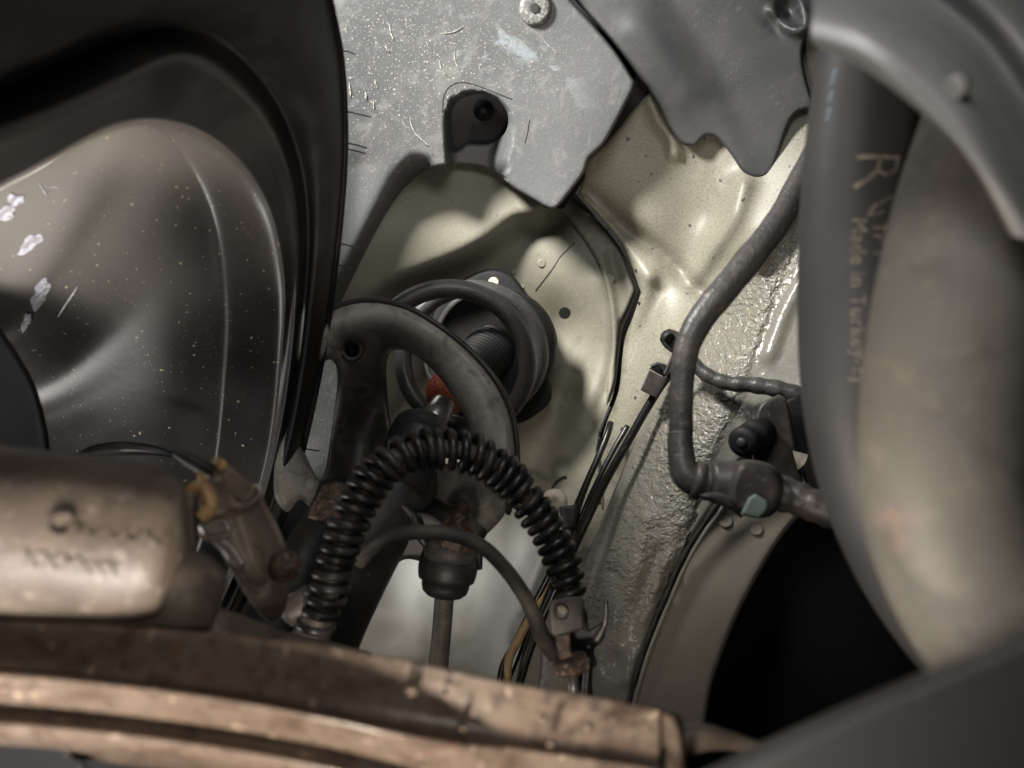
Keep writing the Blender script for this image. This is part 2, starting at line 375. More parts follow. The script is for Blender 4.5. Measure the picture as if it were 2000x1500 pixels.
def frames(p):
    t = np.gradient(p, axis=0); t /= np.linalg.norm(t, axis=1)[:, None] + 1e-12
    n = np.zeros_like(p); v = np.cross(t[0], RN @ np.array([0, 0, 1.]))
    if np.linalg.norm(v) < .05: v = np.cross(t[0], RN @ np.array([0, 1., 0]))
    n[0] = v / np.linalg.norm(v)
    for i in range(1, len(p)):
        v = n[i - 1] - t[i] * (n[i - 1] @ t[i]); n[i] = v / (np.linalg.norm(v) + 1e-12)
    return t, n, np.cross(t, n)
def tube_np(p, r, n=14, cap=True):
    t, a, b = frames(p); k = len(p); th = np.linspace(0, 2 * pi, n, endpoint=False)
    r = np.broadcast_to(r, (k,))
    V = p[:, None] + r[:, None, None] * (np.cos(th)[None, :, None] * a[:, None] + np.sin(th)[None, :, None] * b[:, None])
    V = V.reshape(-1, 3); Fc = []
    for i in range(k - 1):
        for j in range(n):
            j2 = (j + 1) % n; Fc.append((i * n + j, i * n + j2, (i + 1) * n + j2, (i + 1) * n + j))
    if cap:
        V = np.vstack([V, p[0] - t[0] * r[0] * .25, p[-1] + t[-1] * r[-1] * .25]); q = len(V)
        Fc += [(q - 2, (j + 1) % n, j) for j in range(n)] + [(q - 1, (k - 1) * n + j, (k - 1) * n + (j + 1) % n) for j in range(n)]
    return V, Fc
def path3(pts, ns=10): return catmull(PV(pts), (len(pts) - 1) * ns + 1)
def tube(name, pts, rad, m, parent=None, n=14, ns=10, rfn=None, label=None):
    p = path3(pts, ns); k = len(p)
    rr = np.broadcast_to(np.asarray(rad, float), (len(pts),)) * np.array([q[2] for q in pts]) / F
    r = np.interp(np.linspace(0, len(pts) - 1, k), np.arange(len(pts)), rr)
    if rfn: r = r * rfn(np.linspace(0, 1, k))
    V, Fc = tube_np(p, r, n)
    o = build(name, V, Fc, m, parent)
    if label: o['label'] = label
    return o
def lathe(name, A, B, prof, m, parent=None, n=40, smooth=True, label=None):
    """revolve (t along A->B, radius in pixels at A) about the axis A-B"""
    a = np.array(P(*A)); b = np.array(P(*B)); ax = b - a; sc = A[2] / F
    u = np.cross(ax, [.3, .2, .93]); u /= np.linalg.norm(u); v = np.cross(ax, u); v /= np.linalg.norm(v)
    th = np.linspace(0, 2 * pi, n, endpoint=False); V = []; Fc = []
    for t, r in prof:
        V.append(a + ax * t + r * sc * (np.cos(th)[:, None] * u + np.sin(th)[:, None] * v))
    V = np.vstack(V); k = len(prof)
    for i in range(k - 1):
        for j in range(n):
            j2 = (j + 1) % n; Fc.append((i * n + j, i * n + j2, (i + 1) * n + j2, (i + 1) * n + j))
    V = np.vstack([V, a + ax * prof[0][0], a + ax * prof[-1][0]]); q = len(V)
    Fc += [(q - 2, (j + 1) % n, j) for j in range(n)] + [(q - 1, (k - 1) * n + j, (k - 1) * n + (j + 1) % n) for j in range(n)]
    o = build(name, V, Fc, m, parent, smooth)
    if label: o['label'] = label
    return o
def loft(name, rows, m, parent=None, n=90, sub=5, attrs=None, closed=False, label=None):
    R = [catmull(np.array(r, float), n) for r in rows]; R = np.stack(R)               # rows x n x 3 (px,py,d)
    k = (len(rows) - 1) * sub + 1
    G = np.stack([catmull(R[:, j], k) for j in range(n)], 1)                          # k x n x 3
    flat = G.reshape(-1, 3); V = PV(flat); Fc = []
    for i in range(k - 1):
        for j in range(n - 1): Fc.append((i * n + j, (i + 1) * n + j, (i + 1) * n + j + 1, i * n + j + 1))
    at = {a: np.clip(f(flat[:, :2]), 0, 1) for a, f in (attrs or {}).items()}
    # solid backing so the shell has a thickness
    nv = len(V); V2 = PV(np.c_[flat[:, :2], flat[:, 2] + .004])
    V = np.vstack([V, V2]); Fc += [tuple(reversed([q + nv for q in f])) for f in Fc]
    for i in range(k - 1):
        for j in (0, n - 1): a = i * n + j; b = a + n; Fc.append((a, b, b + nv, a + nv))
    for j in range(n - 1):
        for i in (0, k - 1): a = i * n + j; b = a + 1; Fc.append((a, b, b + nv, a + nv))
    at = {a: np.r_[v, v] for a, v in at.items()}
    uvs = np.vstack([flat[:, :2]] * 2) / 1000
    o = build(name, V, Fc, m, parent, uv=uvs, attrs=at)
    if label: o['label'] = label
    return o
def coil(name, path, R, r, turns, m, parent, phase=0., per=22, n=9, sgn=1, R2=None, jit=0.):
    k = int(turns * per); p = path; s = np.r_[0, np.cumsum(np.linalg.norm(np.diff(p, axis=0), axis=1))]; q = np.linspace(0, s[-1], k)
    p = np.stack([np.interp(q, s, p[:, i]) for i in range(3)], 1)
    t, a, b = frames(p); u_ = np.linspace(0, 1, k); th = phase + sgn * (u_ * turns * 2 * pi + jit * (np.sin(u_ * 37) + .8 * np.sin(u_ * 61 + 1) + .6 * np.sin(u_ * 113)))
    RR = R if R2 is None else np.interp(np.linspace(0, 1, k), np.linspace(0, 1, len(R2)), R2)
    if jit: RR = RR * (1 + .05 * np.sin(u_ * 83) * np.sin(u_ * 29) + .03 * np.sin(u_ * 171))
    c = p + (np.cos(th)[:, None] * a + np.sin(th)[:, None] * b) * np.broadcast_to(RR, (k,))[:, None]
    V, Fc = tube_np(c, r, n); return build(name, V, Fc, m, parent)

# ================================================================== STRUCTURE BEHIND
void = sheet('cavity', [(-900, -700, 1), (2900, -700, 1), (2900, 2300, 1), (-900, 2300, 1)], lambda xy: 1.15 + .05 * np.sin(xy[:, 0] / 300), 'void', step=120, th=.02)
void['kind'] = 'structure'

SPR = 1
# ---- strut tower
tw = thing('strut_tower', 'domed beige steel strut tower panel behind the coil spring', 'body panel', P(1000, 800, .8))
T0 = tps([(600, 420, .745), (600, 600, .755), (640, 900, .77), (700, 1150, .79), (600, 1400, .75), (780, 300, .80), (950, 300, .815), (1100, 360, .81),
          (830, 430, .775), (950, 430, .79), (860, 560, .80), (930, 520, .795), (1000, 460, .785), (1050, 470, .775), (1110, 520, .775), (1060, 560, .785), (1180, 560, .765),
          (1100, 640, .80), (1190, 700, .785), (1000, 700, .83), (900, 700, .835), (850, 800, .83), (1100, 800, .80), (1150, 900, .765), (1000, 950, .80), (1060, 1000, .785),
          (900, 1100, .815), (800, 1200, .80), (1040, 1100, .775), (950, 1250, .775), (800, 1350, .78), (1240, 565, .755), (1210, 800, .755)], .02)
knee = [(690, 640), (760, 572), (840, 540), (905, 512), (960, 478), (1010, 438), (1060, 425), (1100, 395)]
def d_tower(xy):
    z = T0(xy) + .045 * (side(xy, knee, 30) - 1) * 1.0 
    z += .012 * gauss(xy, 1108, 640, 62, 75) * 1.2
    z += .006 * crease(xy, [(1195, 500), (1212, 600), (1200, 720), (1160, 830)], 14)
    z -= .007 * crease(xy, [(1165, 560), (1180, 660), (1150, 770), (1100, 860)], 26)
    z += .008 * crease(xy, [(1110, 780), (1075, 860), (1040, 930)], 22)
    z -= .007 * crease(xy, [(1090, 980), (1060, 1060), (1030, 1120)], 26)
    z += .010 * crease(xy, [(985, 1010), (1000, 1060), (960, 1150), (930, 1240)], 34)
    z -= .012 * crease(xy, [(1075, 1050), (1045, 1110), (1025, 1190)], 16)
    z -= .006 * gauss(xy, 780, 1190, 90, 50)
    return z
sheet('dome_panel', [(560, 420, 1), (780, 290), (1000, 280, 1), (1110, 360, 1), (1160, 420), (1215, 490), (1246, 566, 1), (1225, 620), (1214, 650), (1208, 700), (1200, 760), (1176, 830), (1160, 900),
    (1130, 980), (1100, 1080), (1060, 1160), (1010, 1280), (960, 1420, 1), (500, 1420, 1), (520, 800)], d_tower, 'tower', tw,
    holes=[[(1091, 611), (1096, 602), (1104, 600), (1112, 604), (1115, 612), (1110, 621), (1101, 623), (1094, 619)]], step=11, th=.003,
    attrs=dict(dirt=lambda q: .9 * gauss(q, 900, 700, 170) + .5 * gauss(q, 1120, 720, 90, 160), pale=lambda q: sst(q[:, 1], 960, 1120)))  # darker tone behind the spring and to its right
# overlapping reinforcement plate with spot welds
d_fl = lambda xy: d_tower(xy) - .010 + .004 * crease(xy, [(1105, 455), (1150, 530), (1178, 610), (1183, 700)], 8)
sheet('overlap_plate', [(1085, 395, 1), (1112, 383, 1), (1160, 424), (1207, 482), (1240, 560, 1), (1241, 570, 1), (1213, 632, 1), (1206, 690), (1200, 745), (1184, 790, 1), (1186, 740), (1196, 670), (1190, 590), (1170, 520), (1136, 462)],
      d_fl, 'tower', tw, step=7, th=.009, er=9, eh=.007, attrs=dict(dirt=lambda q: .35 * gauss(q, 1150, 500, 90), pale=lambda q: 0 * q[:, 0]))
def disc_on(name, x, y, r, dfn, m, parent, h=.0012):
    d = float(dfn(np.array([[x, y]], float))[0])
    return lathe(name, (x, y, d + .001), (x, y, d - .004), [(0, r), (.2 + h * 100, r * .93), (.26 + h * 100, r * .7), (.22 + h * 100, r * .35)], m, parent, 16)
for x, y, r in ((1152, 462, 10), (1193, 544, 10)): disc_on('spot_weld', x, y, r, d_fl, 'tower', tw)
for x, y, r in ((1058, 514, 9), (1003, 530, 6), (1102, 790, 5), (1020, 560, 5)): disc_on('spot_weld', x, y, r, d_tower, 'tower', tw)
def on(dfn, pts, off=.0): 
    xy = np.array(pts, float); d = dfn(xy) - off; return [(x, y, z) for (x, y), z in zip(pts, d)]
tube('seam', on(d_tower, [(1122, 474), (1108, 488), (1094, 502), (1080, 524), (1063, 546), (1046, 568)], -.0004), 1.6, 'sealer', tw, 6)
tube('seam', on(d_tower, [(1171, 842), (1168, 870), (1172, 900)], .001), 1.8, 'sealer', tw, 6)
tube('seam', on(d_tower, [(1192, 795), (1180, 825), (1172, 846)], .003), 3.0, 'sealer', tw, 6)
tube('drain_lip', on(d_tower, [(1076, 960), (1084, 945), (1096, 934), (1106, 931)], .002), 2.4, 'sealer', tw, 6)

# ---- inner wing
wg = thing('inner_wing_panel', 'speckled beige steel inner wing panel below the dark scuffed flap', 'body panel', P(1300, 450, .7))
T1 = tps([(1180, 180, .695), (1300, 150, .68), (1450, 120, .66), (1600, 150, .65), (1200, 260, .700), (1160, 330, .712), (1250, 300, .700), (1300, 330, .700), (1250, 430, .712), (1350, 500, .712), (1300, 430, .708),
          (1380, 420, .70), (1440, 420, .668), (1400, 480, .688), (1370, 560, .705), (1500, 370, .655), (1570, 260, .645), (1480, 430, .655), (1170, 395, .722), (1210, 450, .732), (1250, 540, .728),
          (1300, 570, .718), (1240, 640, .742), (1300, 640, .705), (1200, 800, .75), (1160, 930, .748), (1330, 690, .675), (1230, 850, .715), (1140, 1000, .74), (1120, 1120, .72), (1060, 1250, .73), (1000, 1400, .73), (1160, 1200, .69)])
def d_wing(xy):
    z = T1(xy) - .009 * crease(xy, [(1268, 190), (1285, 235), (1310, 270), (1320, 300)], 12)
    z -= .010 * crease(xy, [(1452, 360), (1430, 425), (1395, 480), (1355, 545)], 20)
    z += .009 * crease(xy, [(1150, 375), (1200, 425), (1260, 470), (1320, 520), (1375, 578)], 15)
    z -= .005 * crease(xy, [(1140, 395), (1190, 445), (1235, 500), (1268, 540)], 14)
    z -= .006 * crease(xy, [(1268, 540), (1245, 610), (1222, 660), (1210, 740), (1180, 850)], 20)
    z += .003 * crease(xy, [(1290, 570), (1262, 640), (1230, 720), (1195, 810)], 12)
    z -= .003 * crease(xy, [(1365, 590), (1310, 690), (1255, 790), (1200, 900)], 10)
    return z
sheet('wing_panel', [(1278, 170, 1), (1330, 90, 1), (1650, 60, 1), (1600, 240), (1585, 330), (1490, 450), (1440, 500), (1390, 590), (1340, 680), (1310, 760), (1250, 880), (1200, 980), (1160, 1080), (1130, 1200), (1100, 1420, 1),
    (960, 1420, 1), (1020, 1275), (1068, 1160), (1108, 1080), (1138, 985), (1166, 905), (1182, 835), (1208, 765), (1215, 705), (1221, 660), (1236, 620), (1252, 572, 1), (1222, 492), (1176, 428), (1128, 378, 1),
    (1140, 350), (1142, 328), (1153, 306), (1182, 280), (1209, 248), (1238, 212), (1266, 182)], d_wing, 'wing', wg, step=10, th=.004, er=9, eh=.006, attrs=dict(dirt=lambda q: np.clip(.9 * crease(q, [(1320, 700), (1255, 830), (1190, 960), (1130, 1090)], 26) + .8 * crease(q, [(1222, 492), (1250, 572), (1221, 660), (1208, 765), (1160, 920)], 9) + .6 * crease(q, [(1150, 375), (1200, 425), (1260, 470), (1320, 520), (1375, 578)], 14) + .5 * gauss(q, 1400, 330, 60), 0, 1)))  # darker tone along the wing creases and seam
for x, y in ((1187, 448), (1242, 528), (1248, 592)): disc_on('weld_pip', x, y, 3, d_wing, 'sealer', wg)

# ---- chassis rail
rl = thing('chassis_rail', 'grey chassis rail coated in rough textured underseal', 'body panel', P(1350, 850, .6))
T2 = tps([(1375, 570, .690), (1300, 740, .680), (1230, 880, .690), (1160, 1040, .70), (1130, 1200, .69), (1150, 1420, .68), (1450, 470, .640), (1580, 300, .625), (1620, 420, .60), (1500, 600, .612), (1580, 620, .59), (1600, 760, .575),
          (1440, 700, .615), (1380, 800, .612), (1330, 900, .62), (1280, 1000, .628), (1230, 1120, .64), (1200, 1300, .65), (1480, 800, .59), (1420, 920, .598), (1370, 1010, .61), (1310, 1130, .62), (1260, 1250, .63), (1220, 1400, .64)], .01)
def d_rail(xy):
    z = T2(xy) + .009 * crease(xy, [(1205, 1120), (1220, 1200), (1200, 1300)], 16)
    z -= .009 * crease(xy, [(1262, 1010), (1240, 1090), (1215, 1180), (1210, 1260)], 18)
    z += .008 * crease(xy, [(1290, 1080), (1262, 1160), (1235, 1260)], 14)
    z -= .008 * crease(xy, [(1300, 1090), (1275, 1160), (1245, 1240), (1222, 1330)], 12)
    z += .004 * side(xy, [(1470, 700), (1440, 790), (1400, 880), (1370, 950)][::-1], 26)
    z -= .016 * crease(xy, [(1590, 350), (1540, 420), (1480, 520)], 12) + .006 * crease(xy, [(1580, 520), (1530, 610), (1500, 690)], 18)
    return z
texmask = lambda q: np.clip(1 - .9 * side(q, [(1590, 470), (1515, 590), (1470, 700), (1440, 790), (1395, 880), (1370, 960)][::-1], 10) + .0, 0, 1) * (1 - .85 * sst(q[:, 1], 1120, 1260)) * sst(q[:, 0] + .447 * (q[:, 1] - 570), 1372, 1400)
sheet('rail_panel', [(1420, 540, 1), (1500, 440), (1592, 318, 1), (1680, 300, 1), (1700, 560), (1680, 760, 1), (1600, 800), (1470, 880), (1400, 985), (1335, 1085), (1272, 1230), (1225, 1380), (1215, 1430, 1), (1090, 1430, 1), (1110, 1250),
    (1130, 1120), (1165, 1040), (1230, 885), (1300, 742), (1372, 600)], d_rail, 'rail', rl, step=10, th=.01, er=14, eh=.012, attrs=dict(tex=texmask))
tube('seam', on(d_rail, [(1460, 900), (1400, 985), (1335, 1085), (1300, 1165), (1272, 1230), (1245, 1310), (1222, 1400)], .003), 5, 'sealer', rl, 8, rfn=lambda s: 1 + .35 * np.sin(s * 60) * np.sin(s * 23))
tube('seam_flange', on(d_rail, [(1470, 905), (1412, 988), (1347, 1088), (1284, 1233), (1256, 1312), (1232, 1400)], .001), 5, 'rail', rl, 8)
# ---- skirt below the rail
sk = thing('underbody_skin', 'dull olive lower panel with two raised round welds', 'body panel', P(1380, 1200, .62))
T3 = tps([(1400, 980, .618), (1560, 980, .60), (1300, 1170, .628), (1230, 1400, .64), (1490, 1100, .605), (1400, 1290, .62), (1370, 1450, .63)])
sheet('olive_panel', [(1470, 900, 1), (1660, 930, 1), (1570, 1000), (1520, 1060), (1478, 1130), (1440, 1205), (1410, 1280), (1388, 1350), (1372, 1460, 1), (1215, 1460, 1), (1240, 1330), (1280, 1235), (1342, 1090), (1405, 992)], T3, 'skirt', sk, step=12, th=.006, er=10, eh=.008)
for x, y, r in ((1418, 1018, 14), (1478, 1034, 13)): disc_on('weld_button', x, y, r, T3, 'skirt', sk, .002)

# ================================================================== LINER
ln = thing('wheel_arch_liner', 'dusty grey plastic wheel arch liner with a moulded pocket', 'splash guard', P(900, 300, .68))
L0 = tps([(500, -60, .60), (700, -60, .62), (900, -60, .635), (1080, -60, .635), (660, 200, .655), (850, 180, .67), (1000, 160, .668), (1240, 160, .645), (760, 340, .685), (900, 320, .69), (1010, 370, .69), (1083, 409, .683), (1145, 340, .672),
          (560, 500, .66), (700, 540, .69), (640, 800, .70), (560, 1000, .69), (600, 1150, .69)])
pocket = np.array([(872, 330), (868, 280), (868, 220), (880, 192), (910, 178), (945, 178), (975, 190), (998, 215), (1006, 245), (1002, 280), (992, 315), (985, 352), (960, 340), (920, 326)], float)
ledge = [(818, 340), (795, 366), (765, 420), (735, 480), (705, 540), (680, 592), (662, 640)]
def d_liner(xy):
    s = np.where(inside(xy, pocket), 1., -1.); d, _ = seg_dist(xy, pocket[:-3])
    rt = sst(xy[:, 0], 930, 990)
    z = L0(xy) + .052 * np.where(s > 0, sst(d, -2, 15 + 36 * rt), 0)
    z += .050 * np.exp(-(seg_dist(xy, sm_line(ledge))[0] / 20) ** 2)
    z += .003 * crease(xy, [(700, 330), (690, 440), (660, 560)], 30) 
    return z
sheet('liner_panel', [(480, -60, 1), (1075, -60, 1), (1110, -5), (1160, 50), (1205, 105), (1240, 160, 1), (1237, 174), (1226, 196), (1204, 238), (1182, 277), (1166, 294), (1150, 310), (1140, 338), (1114, 374), (1096, 397), (1084, 407), (1070, 406), (1035, 386), (1005, 368), (985, 351), (965, 336),
    (938, 326), (905, 322), (870, 323), (838, 331), (815, 343), (795, 368), (765, 420), (735, 480), (705, 540), (680, 590), (664, 640), (662, 720), (668, 800), (668, 900), (650, 1000), (610, 1080), (560, 1150, 1), (470, 1150, 1)], d_liner, 'liner', ln,
    extra=[(pocket[:-3].tolist(), (-14, -9, -5, -1, 2)), (ledge, (6, 12, 18, 24, 30))], holes=[[(881, 225), (892, 201), (914, 188), (940, 185), (967, 193), (987, 212), (993, 235), (987, 258), (970, 275), (945, 282), (915, 281), (898, 292), (885, 296), (881, 265)]], step=9, th=.003, er=7, eh=.004,
    attrs=dict(dust=lambda q: np.clip(1.1 * gauss(q, 740, 130, 150, 170) + .8 * gauss(q, 960, 130, 160, 110) + .04 + .3 * gauss(q, 640, 860, 60, 160), 0, 1),
               blue=lambda q: gauss(q, 950, 85, 85, 50, 30) + .6 * gauss(q, 1060, 130, 110, 40, 40), dark=lambda q: gauss(q, 1120, 240, 120, 130) + .5 * gauss(q, 800, 330, 100, 60)))
sheet('pocket_cup', [(845, 165, 1), (1020, 165, 1), (1020, 305, 1), (845, 305, 1)], lambda q: L0(q) + .070, 'pit', ln, step=20, th=.003)  # black backing sheet stands for the shade inside the hole
b_ = lathe('bolt', (945, 216, .742), (943, 214, .718), [(0, 20), (.3, 20), (.35, 11), (.9, 10), (1, 6)], 'pit', ln, 18)
for q in ([(864, 220), (866, 190), (874, 172), (890, 162), (915, 162), (950, 174), (1000, 194)], [(1034, 234), (1031, 255), (1025, 279)], [(846, 300), (846, 328)]):
    tube('moulding_seam', on(d_liner, q, .0001), .9, 'sealer', ln, 6)
_d = float(L0(np.array([[1045., 16.]]))[0])
sc = lathe('screw', (1046, 17, _d + .001), (1044, 15, _d - .008), [(0, 32), (.35, 32), (.6, 29), (.72, 24), (.66, 12), (.62, 9)], 'screw', ln, 32)
lathe('drive_recess', (1044.5, 16, _d - .0045), (1044, 16, _d - .0062), [(0, 10), (1, 9), (1, 4)], 'sealer', sc, 6, False)
# splash marks that read one by one
def splash(cx, cy, ang, ln_, w, dfn, m, parent, name='splash_mark', bend=0.):
    c, s = cos(radians(ang)), sin(radians(ang)); pts = []
    for i in range(6):
        t = (i / 5 - .5) * ln_; o_ = bend * sin(i / 5 * pi) + random.uniform(-w, w) * .4
        pts.append((cx + t * c - o_ * s, cy + t * s + o_ * c))
    return tube(name, on(dfn, pts, .0001), [w * k for k in (.2, .7, .9, 1, .9, .4)], m, parent, 6, 4)
M['splash'] = mat('dried_splash', (.30, .285, .25), .8, layers=[dict(s=600, lo=.40, hi=.56, col=(.14, .135, .125), f=1.)])
for a in ((866, 133, 62, 34, 1.8, 4), (892, 118, 75, 36, 1.5, 3), (815, 252, 62, 60, 2, 8), (828, 272, 50, 34, 1.6, 4), (883, 58, -18, 50, 1.3, 5), (940, 135, 65, 24, 1.4, 2), (1075, 90, 42, 44, 1.2, 2), (765, 62, 75, 34, 1.4, 2),
          (735, 165, 70, 18, 1.6, 1), (715, 188, 80, 16, 2., 0), (730, 205, 85, 18, 1.6, 0), (756, 96, 60, 16, 1.8, 0), (684, 175, 85, 30, 1.6, 0), (790, 245, 60, 20, 1.2, 0)):
    splash(a[0], a[1], a[2], a[3], a[4], d_liner, 'splash', ln, bend=a[5])

# ---- dark flap
fl = thing('splash_flap', 'scuffed dark plastic flap with a wavy lower edge above the beige inner wing', 'splash guard', P(1400, 150, .63))
Fz = tps([(1060, -80, .655), (1200, 100, .66), (1250, 170, .665), (1350, 280, .672), (1490, 345, .655), (1540, 230, .64), (1600, 100, .62), (1650, -60, .60), (1400, 60, .64), (1400, 200, .655)])
def d_flap(xy):
    return Fz(xy) + .012 * gauss(xy, 1535, 20, 26, 34, 25) - .010 * crease(xy, [(1510, 20), (1535, 50), (1560, 60)], 10) - .008 * crease(xy, [(1555, -10), (1572, 25), (1575, 55)], 9) + .004 * crease(xy, [(1300, -30), (1400, 120), (1500, 330)], 40) - .004 * crease(xy, [(1250, 60), (1330, 180)], 40)
sheet('flap_panel', [(1040, -80, 1), (1680, -80, 1), (1640, 40, 1), (1580, 70), (1568, 105), (1574, 150), (1587, 195), (1589, 213, 1), (1566, 215), (1549, 228), (1536, 255), (1521, 300), (1508, 335), (1496, 346), (1470, 346), (1448, 332), (1430, 305), (1412, 282), (1398, 268),
    (1382, 264), (1370, 272), (1360, 284), (1345, 285), (1328, 277), (1305, 245), (1280, 200), (1262, 168, 1), (1248, 154), (1211, 101), (1166, 47), (1116, -9), (1081, -80, 1)], d_flap, 'flap', fl, step=10, th=.004, er=7, eh=.004)
sheet('back_lip', [(1030, -80, 1), (1110, -80, 1), (1150, 0), (1230, 100), (1280, 170), (1275, 200), (1240, 226), (1196, 280), (1154, 322), (1134, 362), (1100, 408, 1), (1060, 400), (1110, 330), (1180, 220), (1190, 150), (1120, 60), (1060, 0)], lambda q: L0(q) + .048, 'pit', fl, step=14, th=.006)  # black strip behind the liner edge, painted shade for the gap

# ================================================================== STRUT ASSEMBLY
st = thing('suspension_strut', 'dusty black suspension strut with coil spring and wide perch ring', 'suspension strut', P(830, 850, .58))
T3v, M3v = np.array(P(954, 678, .775)), np.array(P(898, 702, .645)); dv = M3v - T3v
B3 = T3v + dv * 1.42
ax = B3[None] + (T3v - B3)[None] * np.linspace(0, 1, 40)[:, None]
_t, _a, _b = frames(ax); _w = np.array(P(700, 660, .60)) - B3                # near end hides behind the perch ring
coil('coil_spring', ax, .0592, .0077, 2.02, 'spring', st, phase=math.atan2(_w @ _b[0], _w @ _a[0]), per=56, n=14, sgn=SPR)
# top mount plate, seat and dust boot
def d_mount(xy): return tps([(960, 530, .768), (1060, 700, .768), (1050, 800, .765), (850, 740, .765), (860, 590, .768)])(xy)
tm = sheet('top_mount', [(850, 600), (890, 562), (915, 540), (948, 527), (975, 527), (1003, 540), (1030, 575), (1050, 610), (1062, 660), (1070, 720), (1078, 770), (1060, 800), (1000, 830), (900, 815), (850, 760), (830, 680)], d_mount, 'pit', st, step=10, th=.008, er=9, eh=.004)
disc_on('mount_bolt', 964, 552, 11, d_mount, 'cream', tm)
lathe('spring_seat', (985, 674, .772), (968, 680, .748), [(0, 108), (.4, 107), (.5, 102), (.9, 99), (1.0, 94), (.8, 86), (.7, 55)], 'pit', st, 56)  # seat colour darkened to carry the shadow on it
lathe('dust_boot', (980, 668, .768), (905, 728, .672), [(0, 70), (.14, 70), (.18, 50)] + [(.18 + .055 * k + o_, r_ - k * 1.1) for k in range(12) for o_, r_ in ((.01, 44), (.022, 52), (.038, 52), (.05, 44))] + [(.9, 30), (1, 28)], 'pit', st, 44)
ring = [T3v + dv * .38]
lathe('isolator_ring', (955, 672, .735), (952, 674, .729), [(0, 100), (.2, 107), (.6, 110), (1, 108), (1.1, 101), (.9, 97), (.3, 97)], 'spring', st, 56)
lathe('bump_stop', (864, 782, .632), (890, 746, .654), [(-.10, 28), (0, 34), (.1, 40), (.22, 43), (.32, 40), (.42, 44), (.55, 43), (.8, 40), (1, 34)], 'orange', st, 36)
lathe('piston_rod', (828, 850, .592), (915, 712, .69), [(0, 27), (1, 27)], 'rod', st, 28)
lathe('strut_cap', (775, 950, .560), (832, 826, .602), [(0, 58), (.60, 58), (.66, 63), (.72, 64), (.76, 60), (.80, 62), (.88, 61), (.93, 57), (.97, 50), (1, 30)], 'rubber', st, 44)
# perch
PZ = tps([(600, 690, .560), (640, 630, .562), (720, 605, .562), (850, 650, .556), (960, 755, .550), (1000, 900, .545), (980, 1000, .556), (690, 690, .572), (720, 750, .59), (690, 850, .60), (680, 950, .598), (730, 930, .60), (850, 940, .575), (920, 930, .556), (870, 1060, .60), (760, 1040, .60),
          (560, 920, .555), (610, 970, .562), (880, 700, .566), (950, 830, .562)])
def d_perch(xy):
    ringl = [(600, 700), (650, 640), (720, 622), (800, 640), (880, 690), (935, 760), (967, 840), (975, 920)]
    z = PZ(xy) - .012 * crease(xy, ringl, 36) - .009 * crease(xy, [(640, 740), (642, 800), (630, 880), (618, 940)], 13)
    z += .006 * gauss(xy, 690, 690, 30) + .022 * side(xy, [(752, 700), (720, 640), (700, 700), (695, 800)], 10) * 0
    z += .018 * gauss(xy, 745, 760, 40, 90) + .02 * gauss(xy, 700, 860, 60, 90)
    z += .012 * gauss(xy, 860, 1010, 80, 50)
    return z
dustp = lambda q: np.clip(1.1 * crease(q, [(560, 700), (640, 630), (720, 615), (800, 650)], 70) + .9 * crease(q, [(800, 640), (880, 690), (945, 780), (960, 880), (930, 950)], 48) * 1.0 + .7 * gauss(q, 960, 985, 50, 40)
                          + .95 * crease(q, [(640, 720), (655, 780), (640, 850)], 9) + crease(q, [(550, 880), (590, 960), (625, 1000)], 40), 0, 1) * (1 - .95 * gauss(q, 725, 810, 55, 130)) * (1 - .9 * gauss(q, 760, 700, 30, 50))  # ring dust plus painted light at the upper left
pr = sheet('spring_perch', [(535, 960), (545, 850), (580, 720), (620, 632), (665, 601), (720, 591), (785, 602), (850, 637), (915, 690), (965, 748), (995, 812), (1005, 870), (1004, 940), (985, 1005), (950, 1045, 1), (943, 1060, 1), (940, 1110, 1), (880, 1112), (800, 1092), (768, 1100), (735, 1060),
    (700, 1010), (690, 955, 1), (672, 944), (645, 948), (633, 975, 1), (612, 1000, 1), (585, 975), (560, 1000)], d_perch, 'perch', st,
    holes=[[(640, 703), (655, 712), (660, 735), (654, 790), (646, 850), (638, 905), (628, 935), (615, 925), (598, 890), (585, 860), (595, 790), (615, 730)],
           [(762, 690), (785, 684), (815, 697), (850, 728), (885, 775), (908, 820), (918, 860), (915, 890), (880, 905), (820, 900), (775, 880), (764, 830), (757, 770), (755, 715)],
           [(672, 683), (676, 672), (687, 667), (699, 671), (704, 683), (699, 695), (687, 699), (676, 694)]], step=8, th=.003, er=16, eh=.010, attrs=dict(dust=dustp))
rim_pts = [(640, 606), (680, 592), (725, 586), (790, 598), (855, 634), (920, 686), (970, 744), (1000, 810), (1010, 870), (1008, 945), (992, 1003)]
tube('perch_flange', on(lambda q: PZ(q) + .006, rim_pts), 5.5, 'perch', pr, 8)
lathe('weld_nut', (690, 686, .596), (687, 683, .575), [(0, 22), (1, 22), (1, 14), (0, 13)], 'sealer', pr, 20)
# strut body with rusty clamp and brackets
tube('strut_body', [(800, 920, .590), (745, 1010, .565), (690, 1120, .535), (640, 1225, .505), (600, 1330, .48)], [70, 72, 70, 72, 74], 'rubber', st, 30)
tube('strut_clamp', [(665, 955, .575), (650, 1000, .565), (600, 1085, .535), (570, 1150, .52), (530, 1230, .50), (490, 1300, .49)], [42, 44, 50, 56, 66, 70], 'rubber', st, 20)  # clamp, with its lower end lengthened as added dark filler for the gap
tube('rusty_collar', [(668, 962, .56), (655, 1000, .552), (640, 1032, .545)], [40, 47, 45], 'rustnut', st, 20)
tube('bracket_lip', [(790, 985, .555), (808, 1010, .55), (820, 1045, .545), (835, 1070, .545)], [7, 9, 9, 7], 'rubber', st, 8)
tube('bracket_lip', [(760, 1000, .55), (785, 990, .55), (805, 1010, .55), (815, 1050, .548)], 8, 'rubber', st, 8)
